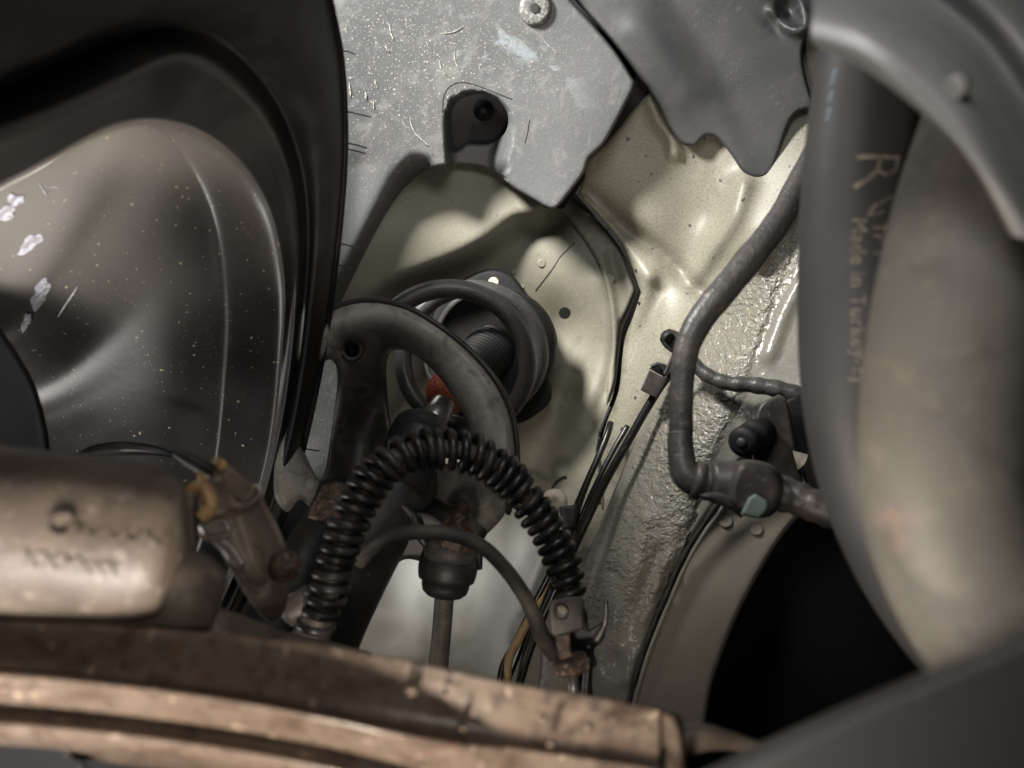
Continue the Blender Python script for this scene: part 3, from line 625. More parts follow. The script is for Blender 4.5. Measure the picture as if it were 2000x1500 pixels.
sheet('strut_bracket', [(745, 1010, 1), (830, 1000), (900, 1040), (945, 1050, 1), (942, 1112, 1), (900, 1120), (840, 1095), (790, 1092), (765, 1112, 1), (735, 1085)], .556, 'rubber', st, step=12, th=.006, er=9, eh=.004)

# ---- anti roll bar link
dl = thing('drop_link', 'dark anti-roll bar drop link hanging below the perch bracket', 'drop link', P(870, 1150, .56))
lathe('link_boot', (878, 1085, .548), (868, 1158, .548), [(0, 46), (.10, 55), (.3, 58), (.5, 57), (.62, 55), (.66, 47), (.80, 47), (.95, 44), (1.05, 36), (1.08, 16)], 'rubber', dl, 36)
lathe('ball_housing', (884, 1045, .546), (878, 1098, .546), [(0, 34), (.3, 50), (.62, 54), (.85, 50), (.95, 40)], 'dustyrubber', dl, 36)
tube('link_rod', [(869, 1150, .548), (862, 1240, .552), (853, 1330, .556)], [19, 19, 20], 'dustyrubber', dl, 16)
lathe('stud', (890, 1055, .528), (908, 985, .520), [(0, 26), (.35, 26), (.36, 20), (.75, 17), (.78, 13), (.98, 13), (1, 9), (.95, 6)], 'rustnut', dl, 18)
lathe('stud_nut', (886, 1062, .529), (899, 1018, .524), [(0, 34), (.1, 36), (.8, 30), (1, 22)], 'rustnut', dl, 6, False)

# ================================================================== HOSES AND WIRES
bh = thing('brake_hose', 'black brake hose wrapped in a spiral plastic guard', 'hose', P(870, 880, .46))
hp = [(612, 1235, .44), (640, 1160, .44), (660, 1085, .442), (688, 1010, .446), (725, 940, .452), (780, 890, .458), (850, 876, .465), (925, 888, .47), (990, 930, .475), (1040, 990, .475), (1078, 1050, .473), (1100, 1105, .47), (1110, 1160, .468), (1118, 1205, .466)]
tube('inner_hose', hp, [30, 24, 20, 19, 19, 19, 19, 18, 18, 18, 18, 20, 22, 22], 'dustyrubber', bh, 14, 14)
hp3 = path3(hp[:-1], 14)
def Rpx(px, d): return px * d / F
R2 = [Rpx(q, .455) for q in (27, 28, 29, 31, 33, 33, 34, 35, 34, 33, 31, 31, 30)]
coil('guard_coil', hp3, None, Rpx(9.4, .455), 36, 'gloss', bh, per=26, n=9, R2=R2, phase=.4, jit=.55)
tube('hose_end', [(596, 1268, .44), (612, 1235, .44), (628, 1190, .44)], [42, 36, 28], 'dustyrubber', bh, 18)
sheet('hose_bracket', [(1073, 1182), (1080, 1170), (1130, 1165), (1140, 1175), (1140, 1200), (1142, 1228, 1), (1085, 1246, 1), (1076, 1235), (1072, 1200)], .452, 'quick', bh,
      holes=[[(1086, 1192), (1090, 1183), (1098, 1181), (1107, 1185), (1109, 1197), (1105, 1207), (1095, 1207), (1088, 1202)]], step=6, th=.010, er=4, eh=.002, label='flat steel bracket with a round hole')
lathe('hose_fitting', (1094, 1195, .4615), (1097, 1196, .458), [(0, 14), (1, 13), (1, 8)], 'cream', bh, 18)
sheet('hose_clip', [(1136, 1180, 1), (1146, 1195), (1150, 1230, 1), (1180, 1212, 1), (1186, 1220), (1178, 1250), (1160, 1270), (1165, 1300), (1130, 1310), (1090, 1290), (1082, 1250, 1)], .470, 'rubber', bh, step=8, th=.010, er=5, eh=.003)
tube('clip_tab', [(1183, 1172, .468), (1184, 1195, .468), (1180, 1222, .468), (1165, 1250, .468)], [5, 5, 6, 8], 'zinc', bh, 8)
sheet('union_block', [(1085, 1240, 1), (1113, 1236, 1), (1118, 1275), (1136, 1285, 1), (1098, 1300, 1), (1090, 1280)], .450, 'rustnut', bh, step=6, th=.014, er=5, eh=.003)
lathe('union_nut', (1113, 1284, .452), (1119, 1312, .452), [(0, 34), (.08, 38), (.75, 38), (.95, 32), (1.0, 18)], 'rustnut', bh, 6, False)
lathe('steel_pipe', (1118, 1305, .452), (1124, 1400, .455), [(0, 11), (1, 11)], 'zinc', bh, 14)
tube('side_pipe', [(1150, 1260, .468), (1148, 1310, .468), (1140, 1400, .468)], [12, 10, 10], 'pipegloss', bh, 10)
sheet('mount_leg', [(1056, 1262, 1), (1085, 1235), (1100, 1300), (1150, 1310), (1160, 1400, 1), (1020, 1420, 1), (1050, 1335)], .486, 'quick', bh, step=10, th=.006, er=6, eh=.004)

sw = tag(tube('sensor_cable', [(700, 1098, .475), (728, 1068, .470), (770, 1046, .462), (830, 1039, .458), (890, 1046, .458), (945, 1070, .460), (990, 1115, .463), (1025, 1165, .466), (1047, 1212, .470), (1060, 1245, .478), (1085, 1280, .490)], [15, 15, 15, 14.5, 14.5, 14.5, 14.5, 15, 16, 17, 17], 'dustyrubber', None, 14),
         'thin dusty rubber cable arching under the perch from spiral hose to steel bracket', 'cable')

# brake lines on the rail
GL = 'thin lines running down beside the chassis rail'
def line(pts, r, m, label): return tag(tube('brake_line', pts, r, m, None, 10), label, 'pipe', GL)
line([(1330, 668, .645), (1315, 720, .648), (1290, 755, .652), (1262, 800, .655), (1225, 865, .657), (1180, 945, .66), (1135, 1040, .66), (1085, 1150, .66), (1040, 1255, .66), (1010, 1350, .66)], 8.5, 'pipegloss', 'glossy black brake pipe held by the square clip on the wing')
line([(1193, 826, .700), (1186, 850, .692), (1165, 900, .685), (1130, 980, .68), (1090, 1085, .68), (1040, 1185, .68), (1002, 1262, .67), (982, 1300, .66), (974, 1345, .65)], 6.5, 'pipegloss', 'black pipe furthest from the rail with its hooked top end')
line([(1226, 832, .690), (1195, 885, .685), (1160, 955, .68), (1118, 1050, .68), (1070, 1160, .68), (1030, 1260, .67), (1010, 1345, .66)], 5.5, 'pipegloss', 'thin black pipe between the hooked pipe and the clipped pipe')
line([(1090, 1080, .70), (1075, 1130, .69), (1050, 1180, .68), (1015, 1245, .67), (994, 1290, .66), (990, 1340, .655)], 8.5, 'tan', 'tan sleeved line beside the black pipes at the crossmember')
tag(tube('wire', on(d_wing, [(1172, 855), (1166, 880), (1170, 910), (1173, 950), (1172, 985)], .008), 2.4, 'sealer', None, 6), 'thin black wire dangling beside the wing seam', 'wire')
ws = tag(tube('wire_loop', [(1065, 985, .70), (1068, 970, .695), (1085, 964, .69), (1098, 974, .688), (1100, 1000, .688)], [8, 9, 10, 10, 8], 'cream', None, 10), 'short pale beige hook behind the spiral hose by the rail', 'clip')
cb = thing('clip_block', 'black plastic block behind the spiral hose at the pale hook', 'clip', P(1110, 1010, .66))
sheet('clip_body', [(1092, 990, 1), (1128, 985, 1), (1124, 1030, 1), (1098, 1035, 1)], .668, 'rubber', cb, step=8, th=.012, er=4, eh=.003)
tube('clip_pin', [(1000, 985, .70), (1030, 1000, .69), (1090, 1010, .68)], 6, 'rubber', cb, 8)

# square pipe clip
pc = thing('pipe_clip', 'square black plastic clip holding the glossy brake pipe on the wing', 'clip', P(1275, 740, .64))
sheet('clip_face', [(1268, 722, 1), (1303, 741, 1), (1282, 778, 1), (1251, 762, 1)], lambda q: .640 + 0 * q[:, 0], 'quick', pc, step=6, th=.016, er=2, eh=.0008)
sheet('clip_top', [(1268, 720, 1), (1283, 707, 1), (1300, 712), (1312, 722, 1), (1303, 740, 1)], lambda q: .648 + 0 * q[:, 0], 'rubber', pc, step=6, th=.012, er=2, eh=.001)
tube('clip_jaw', [(1272, 716, .645), (1288, 712, .644), (1302, 728, .643)], 4, 'rubber', pc, 8)

# washer/loom branch
lm = tag(tube('wiring_loom', [(1312, 652, .612), (1322, 672, .606), (1345, 700, .60), (1380, 732, .592), (1420, 748, .585), (1470, 752, .578), (1520, 760, .57), (1570, 775, .565), (1640, 800, .56)], [11, 13, 13, 14, 15, 16, 17, 17, 17], 'tape', None, 14, rfn=lambda s: 1 + .06 * np.sin(s * 70)), 'taped grey wiring loom crossing the textured rail behind the bent hose', 'cable')
le = thing('loom_clip', 'glossy black oval clip at the top end of the loom', 'clip', P(1315, 665, .61))
lathe('clip_shell', (1300, 655, .612), (1345, 690, .600), [(-.1, 8), (0, 16), (.25, 20), (.7, 19), (1, 14)], 'gloss', le, 20)
lathe('clip_hole', (1302, 655, .603), (1308, 661, .598), [(0, 10), (1, 11), (1, 6)], 'sealer', le, 14)
tube('clip_pin', [(1322, 680, .612), (1312, 705, .62), (1300, 730, .63)], 5, 'zinc', le, 8)

# ---- coolant hose with quick connector
qc = thing('coolant_hose', 'bent grey hose with an elbow quick connector in front of the rail', 'hose', P(1340, 800, .47))
tube('hose', [(1620, 250, .50), (1568, 345, .495), (1525, 425, .488), (1478, 490, .482), (1420, 560, .476), (1370, 622, .472), (1342, 680, .47), (1332, 750, .468), (1330, 815, .466), (1330, 850, .465)], [25, 25, 26, 27, 28, 27, 25, 23, 23, 24], 'tape', qc, 20, rfn=lambda s: 1 + .018 * np.sin(s * 55) + .012 * np.sin(s * 131))
tube('elbow', [(1328, 845, .465), (1330, 885, .462), (1338, 925, .458), (1362, 943, .456), (1396, 945, .455)], [24, 26, 28, 29, 30], 'tape', qc, 22)
lathe('elbow_collar', (1352, 935, .4565), (1372, 941, .456), [(0, 29), (.1, 38), (.9, 38), (1, 30)], 'quick', qc, 30)
lathe('collar_ring', (1372, 941, .456), (1400, 944, .456), [(0, 33), (.2, 36), (.45, 36), (.6, 33), (1, 33)], 'quick', qc, 30)
lathe('connector_body', (1385, 940, .456), (1475, 948, .456), [(0, 38), (.1, 43), (.62, 44), (.68, 48), (.8, 49), (.88, 44), (1, 44)], 'quick', qc, 34)
sheet('connector_block', [(1440, 905), (1470, 898), (1510, 910), (1530, 940), (1524, 985), (1500, 1010), (1455, 1008), (1425, 985), (1420, 950)], .435, 'quick', qc, step=8, th=.04, er=16, eh=.016)
sheet('latch_horn', [(1365, 968), (1400, 960), (1445, 975), (1450, 1000), (1448, 1012), (1425, 995), (1400, 985)], .440, 'quick', qc, step=7, th=.02, er=8, eh=.006)
sheet('release_tab', [(1462, 972, 1), (1474, 964, 1), (1500, 978, 1), (1498, 996), (1482, 1012, 1), (1446, 1005, 1)], .431, 'green', qc, step=7, th=.01, er=5, eh=.003)
tube('outlet_hose', [(1500, 955, .468), (1560, 975, .455), (1620, 1000, .445), (1700, 1025, .44)], [38, 33, 31, 31], 'quick', qc, 22, rfn=lambda s: 1 + .05 * np.sin(s * 40))

mb = thing('mounting_bracket', 'dark angled bracket behind the hose connector with a rubber grommet', 'bracket', P(1530, 880, .54))
sheet('bracket_plate', [(1480, 800), (1520, 770, 1), (1540, 790), (1560, 900), (1585, 1000, 1), (1530, 1000, 1), (1500, 930), (1470, 900)], .545, 'quick', mb, step=10, th=.006, er=6, eh=.004)
sheet('bracket_arm', [(1515, 790, 1), (1560, 770, 1), (1600, 830), (1640, 960, 1), (1580, 960, 1), (1545, 880)], .560, 'rubber', mb, step=10, th=.01, er=6, eh=.004)
g_ = lathe('grommet', (1450, 864, .522), (1490, 844, .545), [(-.05, 14), (-.02, 29), (.08, 31), (.2, 31), (.26, 25), (.42, 24), (.46, 33), (.62, 34), (.68, 30), (1, 30)], 'pit', mb, 32)
lathe('grommet_bolt', (1446, 866, .519), (1452, 863, .523), [(0, 7), (.3, 11), (1, 12)], 'rubber', g_, 16)
sheet('white_tag', [(1548, 880, 1), (1578, 888, 1), (1572, 905), (1558, 918, 1)], .535, 'cream', mb, step=6, th=.003)

# ================================================================== WHEEL
wh = thing('wheel', 'black wheel seen from inside with dusty scratched barrel', 'wheel', P(200, 500, .5))
rS = [(-150, -420, .16), (150, -380, .20), (420, -280, .28), (600, -120, .38), (662, 60, .45), (679, 240, .50), (671, 420, .53), (641, 660, .56), (596, 880, .59), (540, 1060, .61), (440, 1250, .62)]
rA = [(x - 40, y - 40 if i < 3 else y, d + .08) for i, (x, y, d) in enumerate(rS)]
rS2 = [(x - 9, y + (6 if i < 4 else 0), d - .006) for i, (x, y, d) in enumerate(rS)]
rB1 = [(-150, -150, .15), (100, -180, .18), (330, -120, .25), (520, 0, .33), (612, 130, .40), (648, 290, .455), (646, 450, .495), (622, 670, .535), (578, 880, .565), (520, 1060, .59), (430, 1250, .60)]
rB2 = [(-150, 150, .16), (60, 60, .19), (250, -5, .24), (410, 10, .30), (530, 110, .37), (595, 240, .43), (618, 420, .475), (602, 660, .515), (562, 880, .55), (505, 1060, .575), (420, 1250, .59)]
rC = [(-150, 230, .20), (60, 130, .23), (250, 60, .28), (400, 60, .34), (510, 150, .40), (575, 270, .455), (602, 430, .495), (590, 660, .53), (552, 880, .562), (495, 1060, .59), (410, 1250, .60)]
rD = [(-150, 300, .185), (60, 230, .215), (240, 150, .255), (370, 110, .315), (480, 180, .38), (550, 290, .435), (583, 440, .478), (575, 660, .52), (540, 880, .555), (485, 1060, .58), (400, 1250, .60)]
rD2 = [(-150, 370, .21), (60, 280, .235), (232, 195, .275), (360, 165, .33), (462, 230, .39), (536, 338, .445), (568, 490, .486), (562, 680, .527), (533, 880, .559), (482, 1050, .582), (400, 1240, .602)]
rE = [(-150, 440, .24), (60, 330, .265), (225, 243, .305), (345, 238, .35), (445, 290, .405), (522, 395, .455), (555, 540, .493), (550, 700, .532), (528, 880, .562), (480, 1040, .585), (400, 1230, .605)]
rEb = [(-150, 436, .40), (60, 328, .405), (222, 244, .41), (340, 240, .42), (438, 296, .445), (512, 400, .478), (542, 545, .508), (537, 700, .54), (515, 880, .567), (470, 1040, .588), (390, 1230, .607)]
rF = [(-150, 452, .42), (60, 344, .425), (190, 268, .43), (298, 248, .435), (372, 322, .462), (426, 440, .492), (447, 600, .52), (441, 760, .548), (425, 900, .571), (400, 1040, .59), (330, 1230, .61)]
rF2 = [(x - 12, y + 4, d + .006) for x, y, d in rF]
rG = [(-150, 590, .455), (0, 510, .46), (120, 460, .465), (210, 420, .475), (275, 470, .49), (315, 565, .515), (328, 690, .54), (322, 800, .56), (310, 920, .575), (290, 1040, .595), (240, 1230, .615)]
rH = [(-200, 800, .50), (-120, 720, .50), (0, 640, .505), (60, 625, .515), (95, 670, .54), (120, 740, .57), (135, 800, .58), (140, 860, .585), (140, 940, .59), (130, 1040, .60), (100, 1230, .62)]
rI = [(-400, 900, .57), (-300, 850, .58), (-200, 780, .59), (-150, 780, .60), (-100, 800, .60), (-80, 830, .61), (-60, 860, .61), (-60, 900, .61), (-60, 960, .61), (-60, 1040, .62), (-60, 1230, .63)]
ty = loft('tyre', [rA, rS, rS2, rB1, rB2, rC], 'tyre', wh, 110, 6)
loft('rim_lip', [[(x, y, d + .006) for x, y, d in rC], rD, rD2, rE], 'rim', wh, 110, 8)
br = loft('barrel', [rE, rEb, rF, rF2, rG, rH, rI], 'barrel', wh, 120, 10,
          attrs=dict(dust=lambda q: np.clip(1.3 * gauss(q, 0, 420, 190, 170) + .55 * gauss(q, 270, 310, 190, 90) + .30 * gauss(q, 300, 560, 120, 120), 0, 1) * (1 - .7 * sst(q[:, 1], 560, 760))))  # painted highlight: pale at upper left, fading out lower down
for (x0, y0, x1, y1, d) in ((677, 218, 725, 229, .52), (677, 279, 716, 289, .525), (677, 291, 714, 300, .53), (661, 475, 701, 485, .54), (656, 516, 691, 528, .545), (652, 548, 670, 555, .55), (629, 671, 668, 683, .56), (587, 876, 624, 881, .585), (679, 100, 694, 107, .48)):
    tube('rubber_hair', [(x0 - 14, y0 - 3, d), ((x0 + x1) / 2, (y0 + y1) / 2 - .5, d), (x1, y1, d)], 1.5, 'sealer', ty, 6)
def d_rim(x, y):
    vv = br.data.vertices
    return 0
# label residue and scratches on the barrel: nearest barrel depth
bv = np.array([v.co[:] for v in br.data.vertices]) + np.array(ORG[br]); bv = bv[:len(bv) // 2]
bl = (bv - CN) @ RN; bpx = np.c_[1000 + bl[:, 0] / -bl[:, 2] * F, 750 - bl[:, 1] / -bl[:, 2] * F]; bd_ = -bl[:, 2]; bpx = bpx[1700:]; bd_ = bd_[1700:]
def d_barrel(xy):
    r = np.zeros(len(xy))
    for i, q in enumerate(xy):
        D2 = ((bpx - q) ** 2).sum(1); ii = np.argsort(D2)[:14]; A = np.c_[np.ones(14), bpx[ii] - q]
        w = (1 / (D2[ii] + 30.))[:, None]; r[i] = np.linalg.lstsq(A * w, bd_[ii] * w[:, 0], rcond=None)[0][0]
    return r
def rough_blob(cx, cy, lx, ly, rot, k=18, am=.3):
    c, s = cos(radians(rot)), sin(radians(rot)); o = []
    for i in range(k):
        a = 2 * pi * i / k; r = 1 + random.uniform(-am, am); u, v = lx * cos(a) * r, ly * sin(a) * r; o.append((cx + u * c - v * s, cy + u * s + v * c))
    return o
for a in ((62, 474, 30, 11, -38), (80, 575, 30, 14, -62), (50, 632, 24, 8, -65), (30, 390, 20, 10, 10), (8, 418, 22, 12, -20)):
    sheet('label_residue', rough_blob(*a), lambda q: d_barrel(q) - .0012, 'residue', br, step=5, th=.0006)
for a in ((132, 590, -56, 70, 2.2), (85, 372, 55, 34, 1.2), (100, 365, 5, 30, 1.), (515, 375, 92, 28, 1.5)):
    splash(*a, lambda q: d_barrel(q) - .0006, 'residue', br, 'scuff_mark')
tag(sheet('brake_shield', [(-120, 560, 1), (-20, 620), (20, 668), (48, 712), (70, 755), (85, 805), (95, 850), (99, 900), (100, 980, 1), (-120, 980, 1)], .44, 'pit', None, step=14, th=.02, er=14, eh=.01), 'matt black curved shield at the lower left of the wheel barrel', 'brake shield')
tag(tube('wheel_rib', [(120, 905, .50), (180, 882, .50), (240, 876, .50), (300, 880, .505), (345, 890, .51)], [4, 12, 14, 10, 5], 'rim', None, 12), 'small black arched rib above the arm inside the wheel barrel', 'rib')

# ================================================================== LEFT ARM, CONNECTOR
ar = thing('casting', 'dusty brown cast metal tube with raised lettering at the left edge', 'casting', P(150, 1040, .3))
apts = [(-160, 1012, .270), (0, 1030, .275), (120, 1042, .28), (230, 1055, .285), (300, 1063, .288), (338, 1066, .29)]; arad = [158, 158, 157, 154, 148, 134]
tube('arm_body', apts, arad, 'cast', ar, 48, 12)
lathe('arm_bush', (60, 1090, .285), (430, 1185, .30), [(0, 130), (.5, 120), (.62, 112), (.66, 100), (.85, 92), (.97, 70), (1, 40)], 'cast', ar, 40)
# raised lettering wraps round the arm
ap = path3(apts, 12); at_, an, ab = frames(ap); asl = np.r_[0, np.cumsum(np.linalg.norm(np.diff(ap, axis=0), axis=1))]
arad3 = np.interp(np.linspace(0, 5, len(ap)), np.arange(6), np.array(arad) * np.array([q[2] for q in apts]) / F)
def wrap_text(name, body, size, s0, v0, path, tg, nn, bb, sl, rads, m, parent, lift, vec, sgn=1, ext=.0006, flipv=1):
    c = bpy.data.curves.new('text', 'FONT'); c.body = body; c.size = size; c.extrude = ext; c.resolution_u = 3; c.space_character = 1.08
    o = bpy.data.objects.new('text', c); COL.objects.link(o)
    dg = bpy.context.evaluated_depsgraph_get(); me = bpy.data.meshes.new_from_object(o.evaluated_get(dg))
    co = np.array([v.co[:] for v in me.vertices]); fc = [tuple(p.vertices) for p in me.polygons]
    bpy.data.objects.remove(o); bpy.data.curves.remove(c); bpy.data.meshes.remove(me)
    s = s0 + sgn * co[:, 0]
    I = lambda A: np.stack([np.interp(s, sl, A[:, k]) for k in range(3)], 1)
    p, N_, B_ = I(path), I(nn), I(bb); r = np.interp(s, sl, rads)
    v = np.array(vec); f = np.arctan2((B_ @ v), (N_ @ v))                # angle that faces vec
    th = f + v0 + flipv * co[:, 1] / r
    q = p + (r + lift + co[:, 2])[:, None] * (np.cos(th)[:, None] * N_ + np.sin(th)[:, None] * B_)
    return build(name, q, fc, m, parent, smooth=False)
tocam = RN @ np.array([0, 0, 1.])
wrap_text('raised_lettering', 'IFHIHHNI', .0070, .054, -.20, ap, at_, an, ab, asl, arad3, 'cast', ar, .0003, tocam, 1, .0008, -1)
wrap_text('raised_lettering', 'XXM', .0076, .043, .14, ap, at_, an, ab, asl, arad3, 'cast', ar, .0003, tocam, 1, .0008, -1)
wrap_text('raised_lettering', 'XXX', .0060, .060, .14, ap, at_, an, ab, asl, arad3, 'cast', ar, .0003, tocam, 1, .0008, -1)
wrap_text('raised_emblem', 'O', .0115, .0475, -.22, ap, at_, an, ab, asl, arad3, 'cast', ar, .0003, tocam, 1, .0018, -1)

cn = thing('connector', 'dusty brown plastic connector with amber tabs in front of the wheel', 'connector', P(460, 1060, .36))
CZ = tps([(400, 920, .36), (460, 900, .362), (560, 1080, .385), (540, 1200, .385), (420, 1050, .355), (480, 1120, .36), (520, 1000, .38)])
def d_conn(xy):
    z = CZ(xy) - .006 * crease(xy, [(440, 930), (470, 1000), (500, 1080), (530, 1160)], 22) + .006 * crease(xy, [(500, 960), (535, 1030), (560, 1090)], 8)
    z += .005 * crease(xy, [(450, 1085), (480, 1140), (515, 1150), (530, 1110)], 7)
    z -= .004 * crease(xy, [(400, 1010), (430, 1000), (455, 985)], 9) + .005 * crease(xy, [(470, 990), (500, 962)], 7)
    return z
cb_ = sheet('connector_body', [(398, 945), (415, 925), (440, 908), (455, 912), (475, 930), (500, 950), (520, 985), (545, 1030), (562, 1075), (575, 1100), (566, 1150), (555, 1195), (535, 1215), (512, 1205), (485, 1170), (455, 1120), (430, 1075), (410, 1045), (392, 1010), (390, 970)], d_conn, 'conn', cn, step=7, th=.025, er=8, eh=.006)
sheet('amber_tab', [(413, 897), (430, 894), (442, 902), (444, 915), (430, 920), (420, 908)], .352, 'amber', cn, step=5, th=.008, er=4, eh=.003)
sheet('amber_tab', [(386, 918), (396, 922), (405, 935), (400, 942), (388, 938), (384, 928)], .352, 'amber', cn, step=5, th=.008, er=4, eh=.003)
tube('amber_loop', [(362, 975, .352), (378, 955, .348), (396, 952, .346), (408, 970, .346), (410, 990, .346), (396, 1010, .346)], [9, 13, 14, 13, 14, 16], 'amber', cn, 14)
sheet('metal_clasp', [(386, 1025), (405, 1018), (440, 1012), (452, 1028), (452, 1042), (440, 1050), (455, 1062), (472, 1085), (480, 1100), (470, 1112), (450, 1100), (432, 1078), (412, 1060), (396, 1048)], .345, 'dullzinc', cn, step=6, th=.012, er=8, eh=.004)
tube('clasp_bead', [(386, 1042, .341), (405, 1052, .340), (430, 1050, .340), (452, 1040, .341)], [4, 6, 6, 4], 'conn', cn, 10)
tube('cable', [(345, 884, .385), (372, 900, .378), (400, 915, .370), (430, 932, .365)], [9, 13, 15, 16], 'rubber', cn, 12)
lathe('bolt', (552, 1108, .372), (570, 1104, .362), [(0, 30), (.4, 31), (.7, 24), (.72, 14), (1, 13)], 'rustnut', cn, 22)
for q in ([(455, 960), (478, 975), (496, 952)], [(462, 1000), (486, 985), (510, 966)], [(500, 1060), (520, 1090), (522, 1130)], [(448, 1098), (462, 1118), (478, 1128)]):
    tube('rib', on(d_conn, q, .001), 5, 'conn', cn, 8)
tube('clip_ring', [(490, 952, .366), (500, 948, .364), (508, 956, .364), (506, 966, .366)], 2.6, 'cream', cn, 8)
ch = thing('cable_boot', 'dark brown cable boot with a pale plug tip beside the cast arm', 'cable', P(365, 1080, .33))
tube('boot', [(372, 960, .352), (352, 985, .345), (346, 1030, .338), (352, 1085, .333), (368, 1130, .330), (378, 1150, .330)], [16, 24, 30, 31, 30, 27], 'conn', ch, 22)
lathe('plug_tip', (378, 1150, .331), (392, 1196, .331), [(0, 27), (.1, 31), (.85, 30), (1, 24)], 'cream', ch, 12)
sheet('plug_latch', [(382, 1140, 1), (392, 1120), (402, 1140), (412, 1165), (415, 1182), (405, 1195, 1), (396, 1180)], .327, 'conn', ch, step=6, th=.008, er=4, eh=.003)
tag(tube('arm_stay', [(380, 1190, .36), (430, 1215, .36), (500, 1245, .37), (560, 1262, .38), (640, 1275, .40), (720, 1290, .41)], [20, 26, 30, 26, 22, 16], 'conn', None, 16), 'brown lower stay just above the rusty crossmember', 'stay')
hc = thing('hose_clamp', 'small grey clamp at the lower left foot of the spiral hose', 'clamp', P(590, 1185, .44))
lathe('clamp_band', (568, 1195, .452), (612, 1170, .446), [(0, 22), (.1, 34), (.35, 36), (.4, 33), (.9, 33), (1, 26)], 'quick', hc, 26)
lathe('clamp_cap', (560, 1200, .453), (572, 1193, .452), [(0, 20), (.3, 25), (1, 25)], 'rubber', hc, 22)
tube('clamp_wire', [(565, 1162, .445), (590, 1158, .443), (606, 1162, .443)], 2.2, 'zinc', hc, 8)

# ================================================================== FOREGROUND
cm = thing('crossmember', 'rusty dusty steel crossmember running across the bottom', 'crossmember', P(600, 1400, .25))
xs = (-160, 120, 400, 620, 800, 1000, 1150, 1290)
def row(ys, ds): return [(x, y, d) for x, y, d in zip(xs, ys, ds)]
top = np.array([1206, 1216, 1236, 1262, 1292, 1335, 1360, 1385.])
gro = np.array([1, 1, 1, 1, .75, .0, .0, 0])                         # where the long groove is
def at_row(off, dd): return row(top + off, np.array([.262, .262, .262, .262, .262, .264, .266, .268]) + dd)
lo = np.array([88, 98, 112, 124, 132, 126, 122, 118.])
loft('beam', [at_row(18, .07), at_row(3, .024), at_row(0, .007), at_row(10, .003), at_row(lo * .8, .001), at_row(lo, -.004), at_row(lo + 12, -.014 * gro - .004), at_row(lo + 52, -.009 * gro - .004), at_row(lo + 62, -.007 * gro - .004),
              at_row(lo + 78, -.003 * gro - .006), at_row(lo + 96, -.004 * gro - .006), at_row(lo + 108, -.010 * gro - .006), at_row(lo + 134, -.007 * gro - .006), at_row(lo + 150, .0), at_row(lo + 165, .03)], 'rust', cm, 120, 7)
sheet('end_box', [(1245, 1385), (1285, 1378), (1322, 1392), (1336, 1420), (1342, 1470), (1340, 1560, 1), (1235, 1560, 1)], .272, 'rust', cm, step=10, th=.06, er=16, eh=.012)
for x, y, r in ((805, 1345, 15), (1060, 1400, 8), (870, 1352, 7), (1150, 1420, 10), (1075, 1450, 9), (905, 1420, 8)):
    lathe('weld_blob', (x, y, .262), (x + 2, y + 3, .252), [(0, r), (.4, r * .9), (.8, r * .5), (1, r * .15)], 'rust', cm, 14)
tag(tube('tow_eye', [(1325, 1450, .30), (1370, 1440, .30), (1420, 1446, .30), (1460, 1455, .30), (1500, 1462, .30)], [30, 26, 18, 14, 8], 'conn', None, 18), 'brown tapered stub poking out beyond the crossmember end', 'stub')
tag(sheet('rubber_mount', [(-60, 1425, 1), (130, 1447), (140, 1470), (165, 1485), (172, 1520), (170, 1560, 1), (-60, 1560, 1)], .262, 'pit', None, step=12, th=.03, er=8, eh=.006), 'black rubber mount in the bottom left corner under the crossmember', 'mount')
tag(sheet('lower_guard', [(60, 1420, 1), (620, 1450, 1), (760, 1560, 1), (60, 1560, 1)], lambda q: .36 + .0001 * (q[:, 1] - 1500), 'under', None, step=14, th=.01), 'mottled grey guard glimpsed under the crossmember', 'guard')

pp = tag(tube('filler_pipe', [(2020, 60, .31), (1968, 230, .30), (1912, 420, .285), (1872, 620, .268), (1850, 820, .260), (1860, 980, .255), (1908, 1120, .252), (1996, 1260, .25), (2100, 1400, .25)], [140, 150, 155, 158, 160, 166, 170, 174, 176], 'pipe', None, 48, 12), 'fat dusty grey pipe curving down the right edge', 'pipe')
hs = thing('printed_hose', 'thick matt black hose printed with cream lettering beside the fat pipe', 'hose', P(1650, 500, .34))
hpts = [(1735, -60, .345), (1712, 80, .345), (1690, 220, .344), (1674, 380, .343), (1668, 540, .342), (1670, 700, .340), (1684, 840, .337), (1716, 970, .333), (1772, 1100, .328), (1850, 1220, .322), (1940, 1320, .318)]
hrad = [104, 104, 104, 104, 104, 104, 102, 100, 98, 96, 96]
tube('hose_wall', hpts, hrad, 'hose', hs, 40, 12)
hpp = path3(hpts, 12); ht, hn, hb = frames(hpp); hsl = np.r_[0, np.cumsum(np.linalg.norm(np.diff(hpp, axis=0), axis=1))]
hr3 = np.interp(np.linspace(0, 10, len(hpp)), np.arange(11), np.array(hrad) * np.array([q[2] for q in hpts]) / F)
wrap_text('lettering', 'Made in Turkey-EJ', .0086, .119, .47, hpp, ht, hn, hb, hsl, hr3, 'ink', hs, .0002, tocam, 1, .0001, -1)
wrap_text('lettering', 'TP 1', .0074, .121, .12, hpp, ht, hn, hb, hsl, hr3, 'ink', hs, .0002, tocam, 1, .0001, -1)
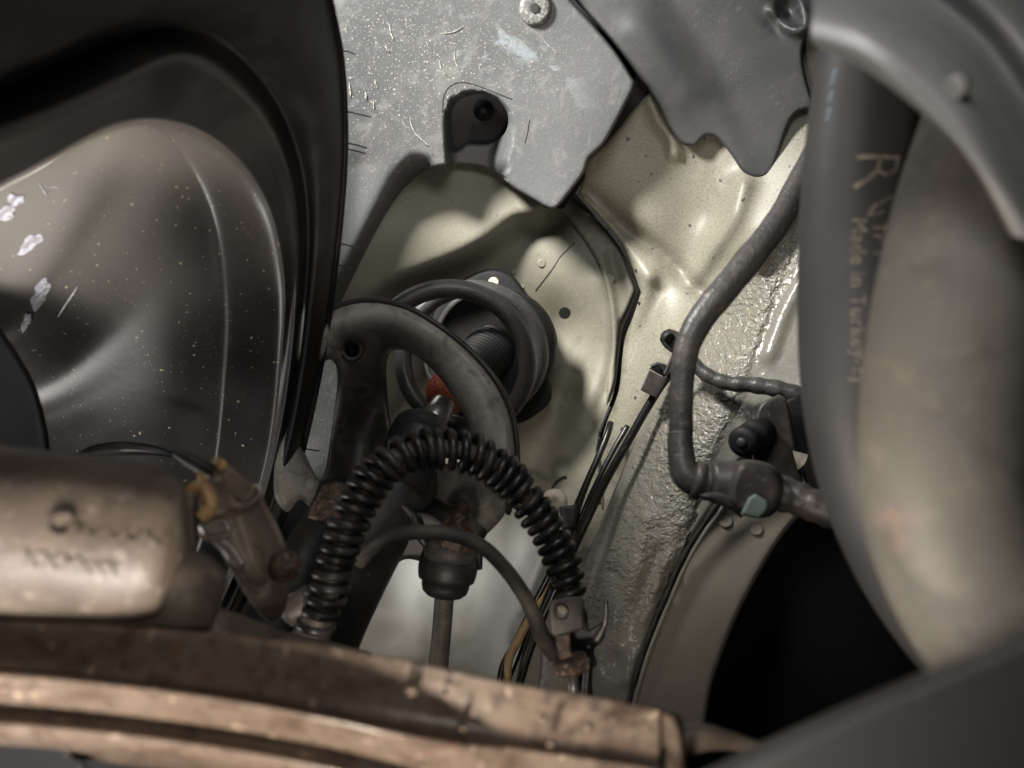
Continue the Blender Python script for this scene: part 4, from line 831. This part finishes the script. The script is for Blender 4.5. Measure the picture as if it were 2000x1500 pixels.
def hose_mark(pts, w, m, name):
    # brush stroke lying on the hose: points are (arc length, angle)
    s = np.array([q[0] for q in pts]) + (.011 if m == 'ink' else 0); a = np.array([q[1] for q in pts]); s = np.interp(np.linspace(0, 1, 24), np.linspace(0, 1, len(s)), s); a = np.interp(np.linspace(0, 1, 24), np.linspace(0, 1, len(a)), a)
    I = lambda A: np.stack([np.interp(s, hsl, A[:, k]) for k in range(3)], 1); p, N_, B_ = I(hpp), I(hn), I(hb); r = np.interp(s, hsl, hr3)
    th = np.arctan2(B_ @ tocam, N_ @ tocam) + a
    V, Fc = tube_np(p + (r - w * .55)[:, None] * (np.cos(th)[:, None] * N_ + np.sin(th)[:, None] * B_), w, 8); return build(name, V, Fc, m, hs)
hose_mark([(.0830, .46), (.0824, .1), (.0815, -.30)], .0012, 'ink', 'painted_mark')
hose_mark([(.0830, .06), (.088, .08), (.092, .24), (.0955, .46)], .0012, 'ink', 'painted_mark')
hose_mark([(.0815, -.26), (.087, -.24), (.090, -.05), (.088, .08)], .0009, 'ink', 'painted_mark')
hose_mark([(.098, -.22), (.1035, .12), (.107, .20), (.105, -.05)], .0008, 'ink', 'painted_mark')
for s0, s1 in ((.055, .062), (.064, .069), (.071, .077)): hose_mark([(s0, 1.02), (s1, 1.06)], .0017, 'blue', 'blue_mark')

fa = thing('frame_arm', 'smooth grey metal frame arm crossing the top right corner', 'frame arm', P(1850, 180, .25))
loft('arm_skin', [
    [(1650, -260, .31), (1850, -200, .30), (2050, -60, .29), (2200, 100, .28), (2350, 260, .28)],
    [(1640, -160, .275), (1800, -110, .265), (1960, 20, .258), (2090, 180, .25), (2260, 340, .25)],
    [(1620, -100, .28), (1750, -45, .275), (1905, 70, .268), (2030, 240, .262), (2180, 410, .26)],
    [(1600, -50, .27), (1730, 0, .262), (1878, 112, .252), (1990, 290, .245), (2120, 470, .245)],
    [(1588, 0, .255), (1715, 40, .245), (1850, 145, .237), (1960, 320, .232), (2070, 500, .232)],
    [(1582, 55, .25), (1700, 90, .24), (1820, 185, .234), (1922, 330, .23), (2010, 470, .23)],
    [(1592, 88, .255), (1690, 135, .247), (1795, 215, .241), (1890, 310, .238), (1975, 460, .238)],
    [(1640, 80, .29), (1700, 135, .29), (1795, 210, .285), (1890, 300, .28), (1985, 450, .28)]], 'arm', fa, 70, 8)
lathe('arm_dimple', (1868, 168, .2365), (1866, 172, .231), [(0, 26), (.5, 24), (.8, 18), (.7, 8)], 'arm', fa, 24)
tag(sheet('under_tray', [(1180, 1640, 1), (1300, 1545), (1420, 1482), (1550, 1420), (1700, 1352), (1850, 1290), (2100, 1180, 1), (2200, 1700, 1)], lambda q: .19 + .00002 * (q[:, 1] - 1400), 'under', None, step=16, th=.01, er=44, eh=.022), 'dark grey under tray edge across the bottom right corner', 'under tray')
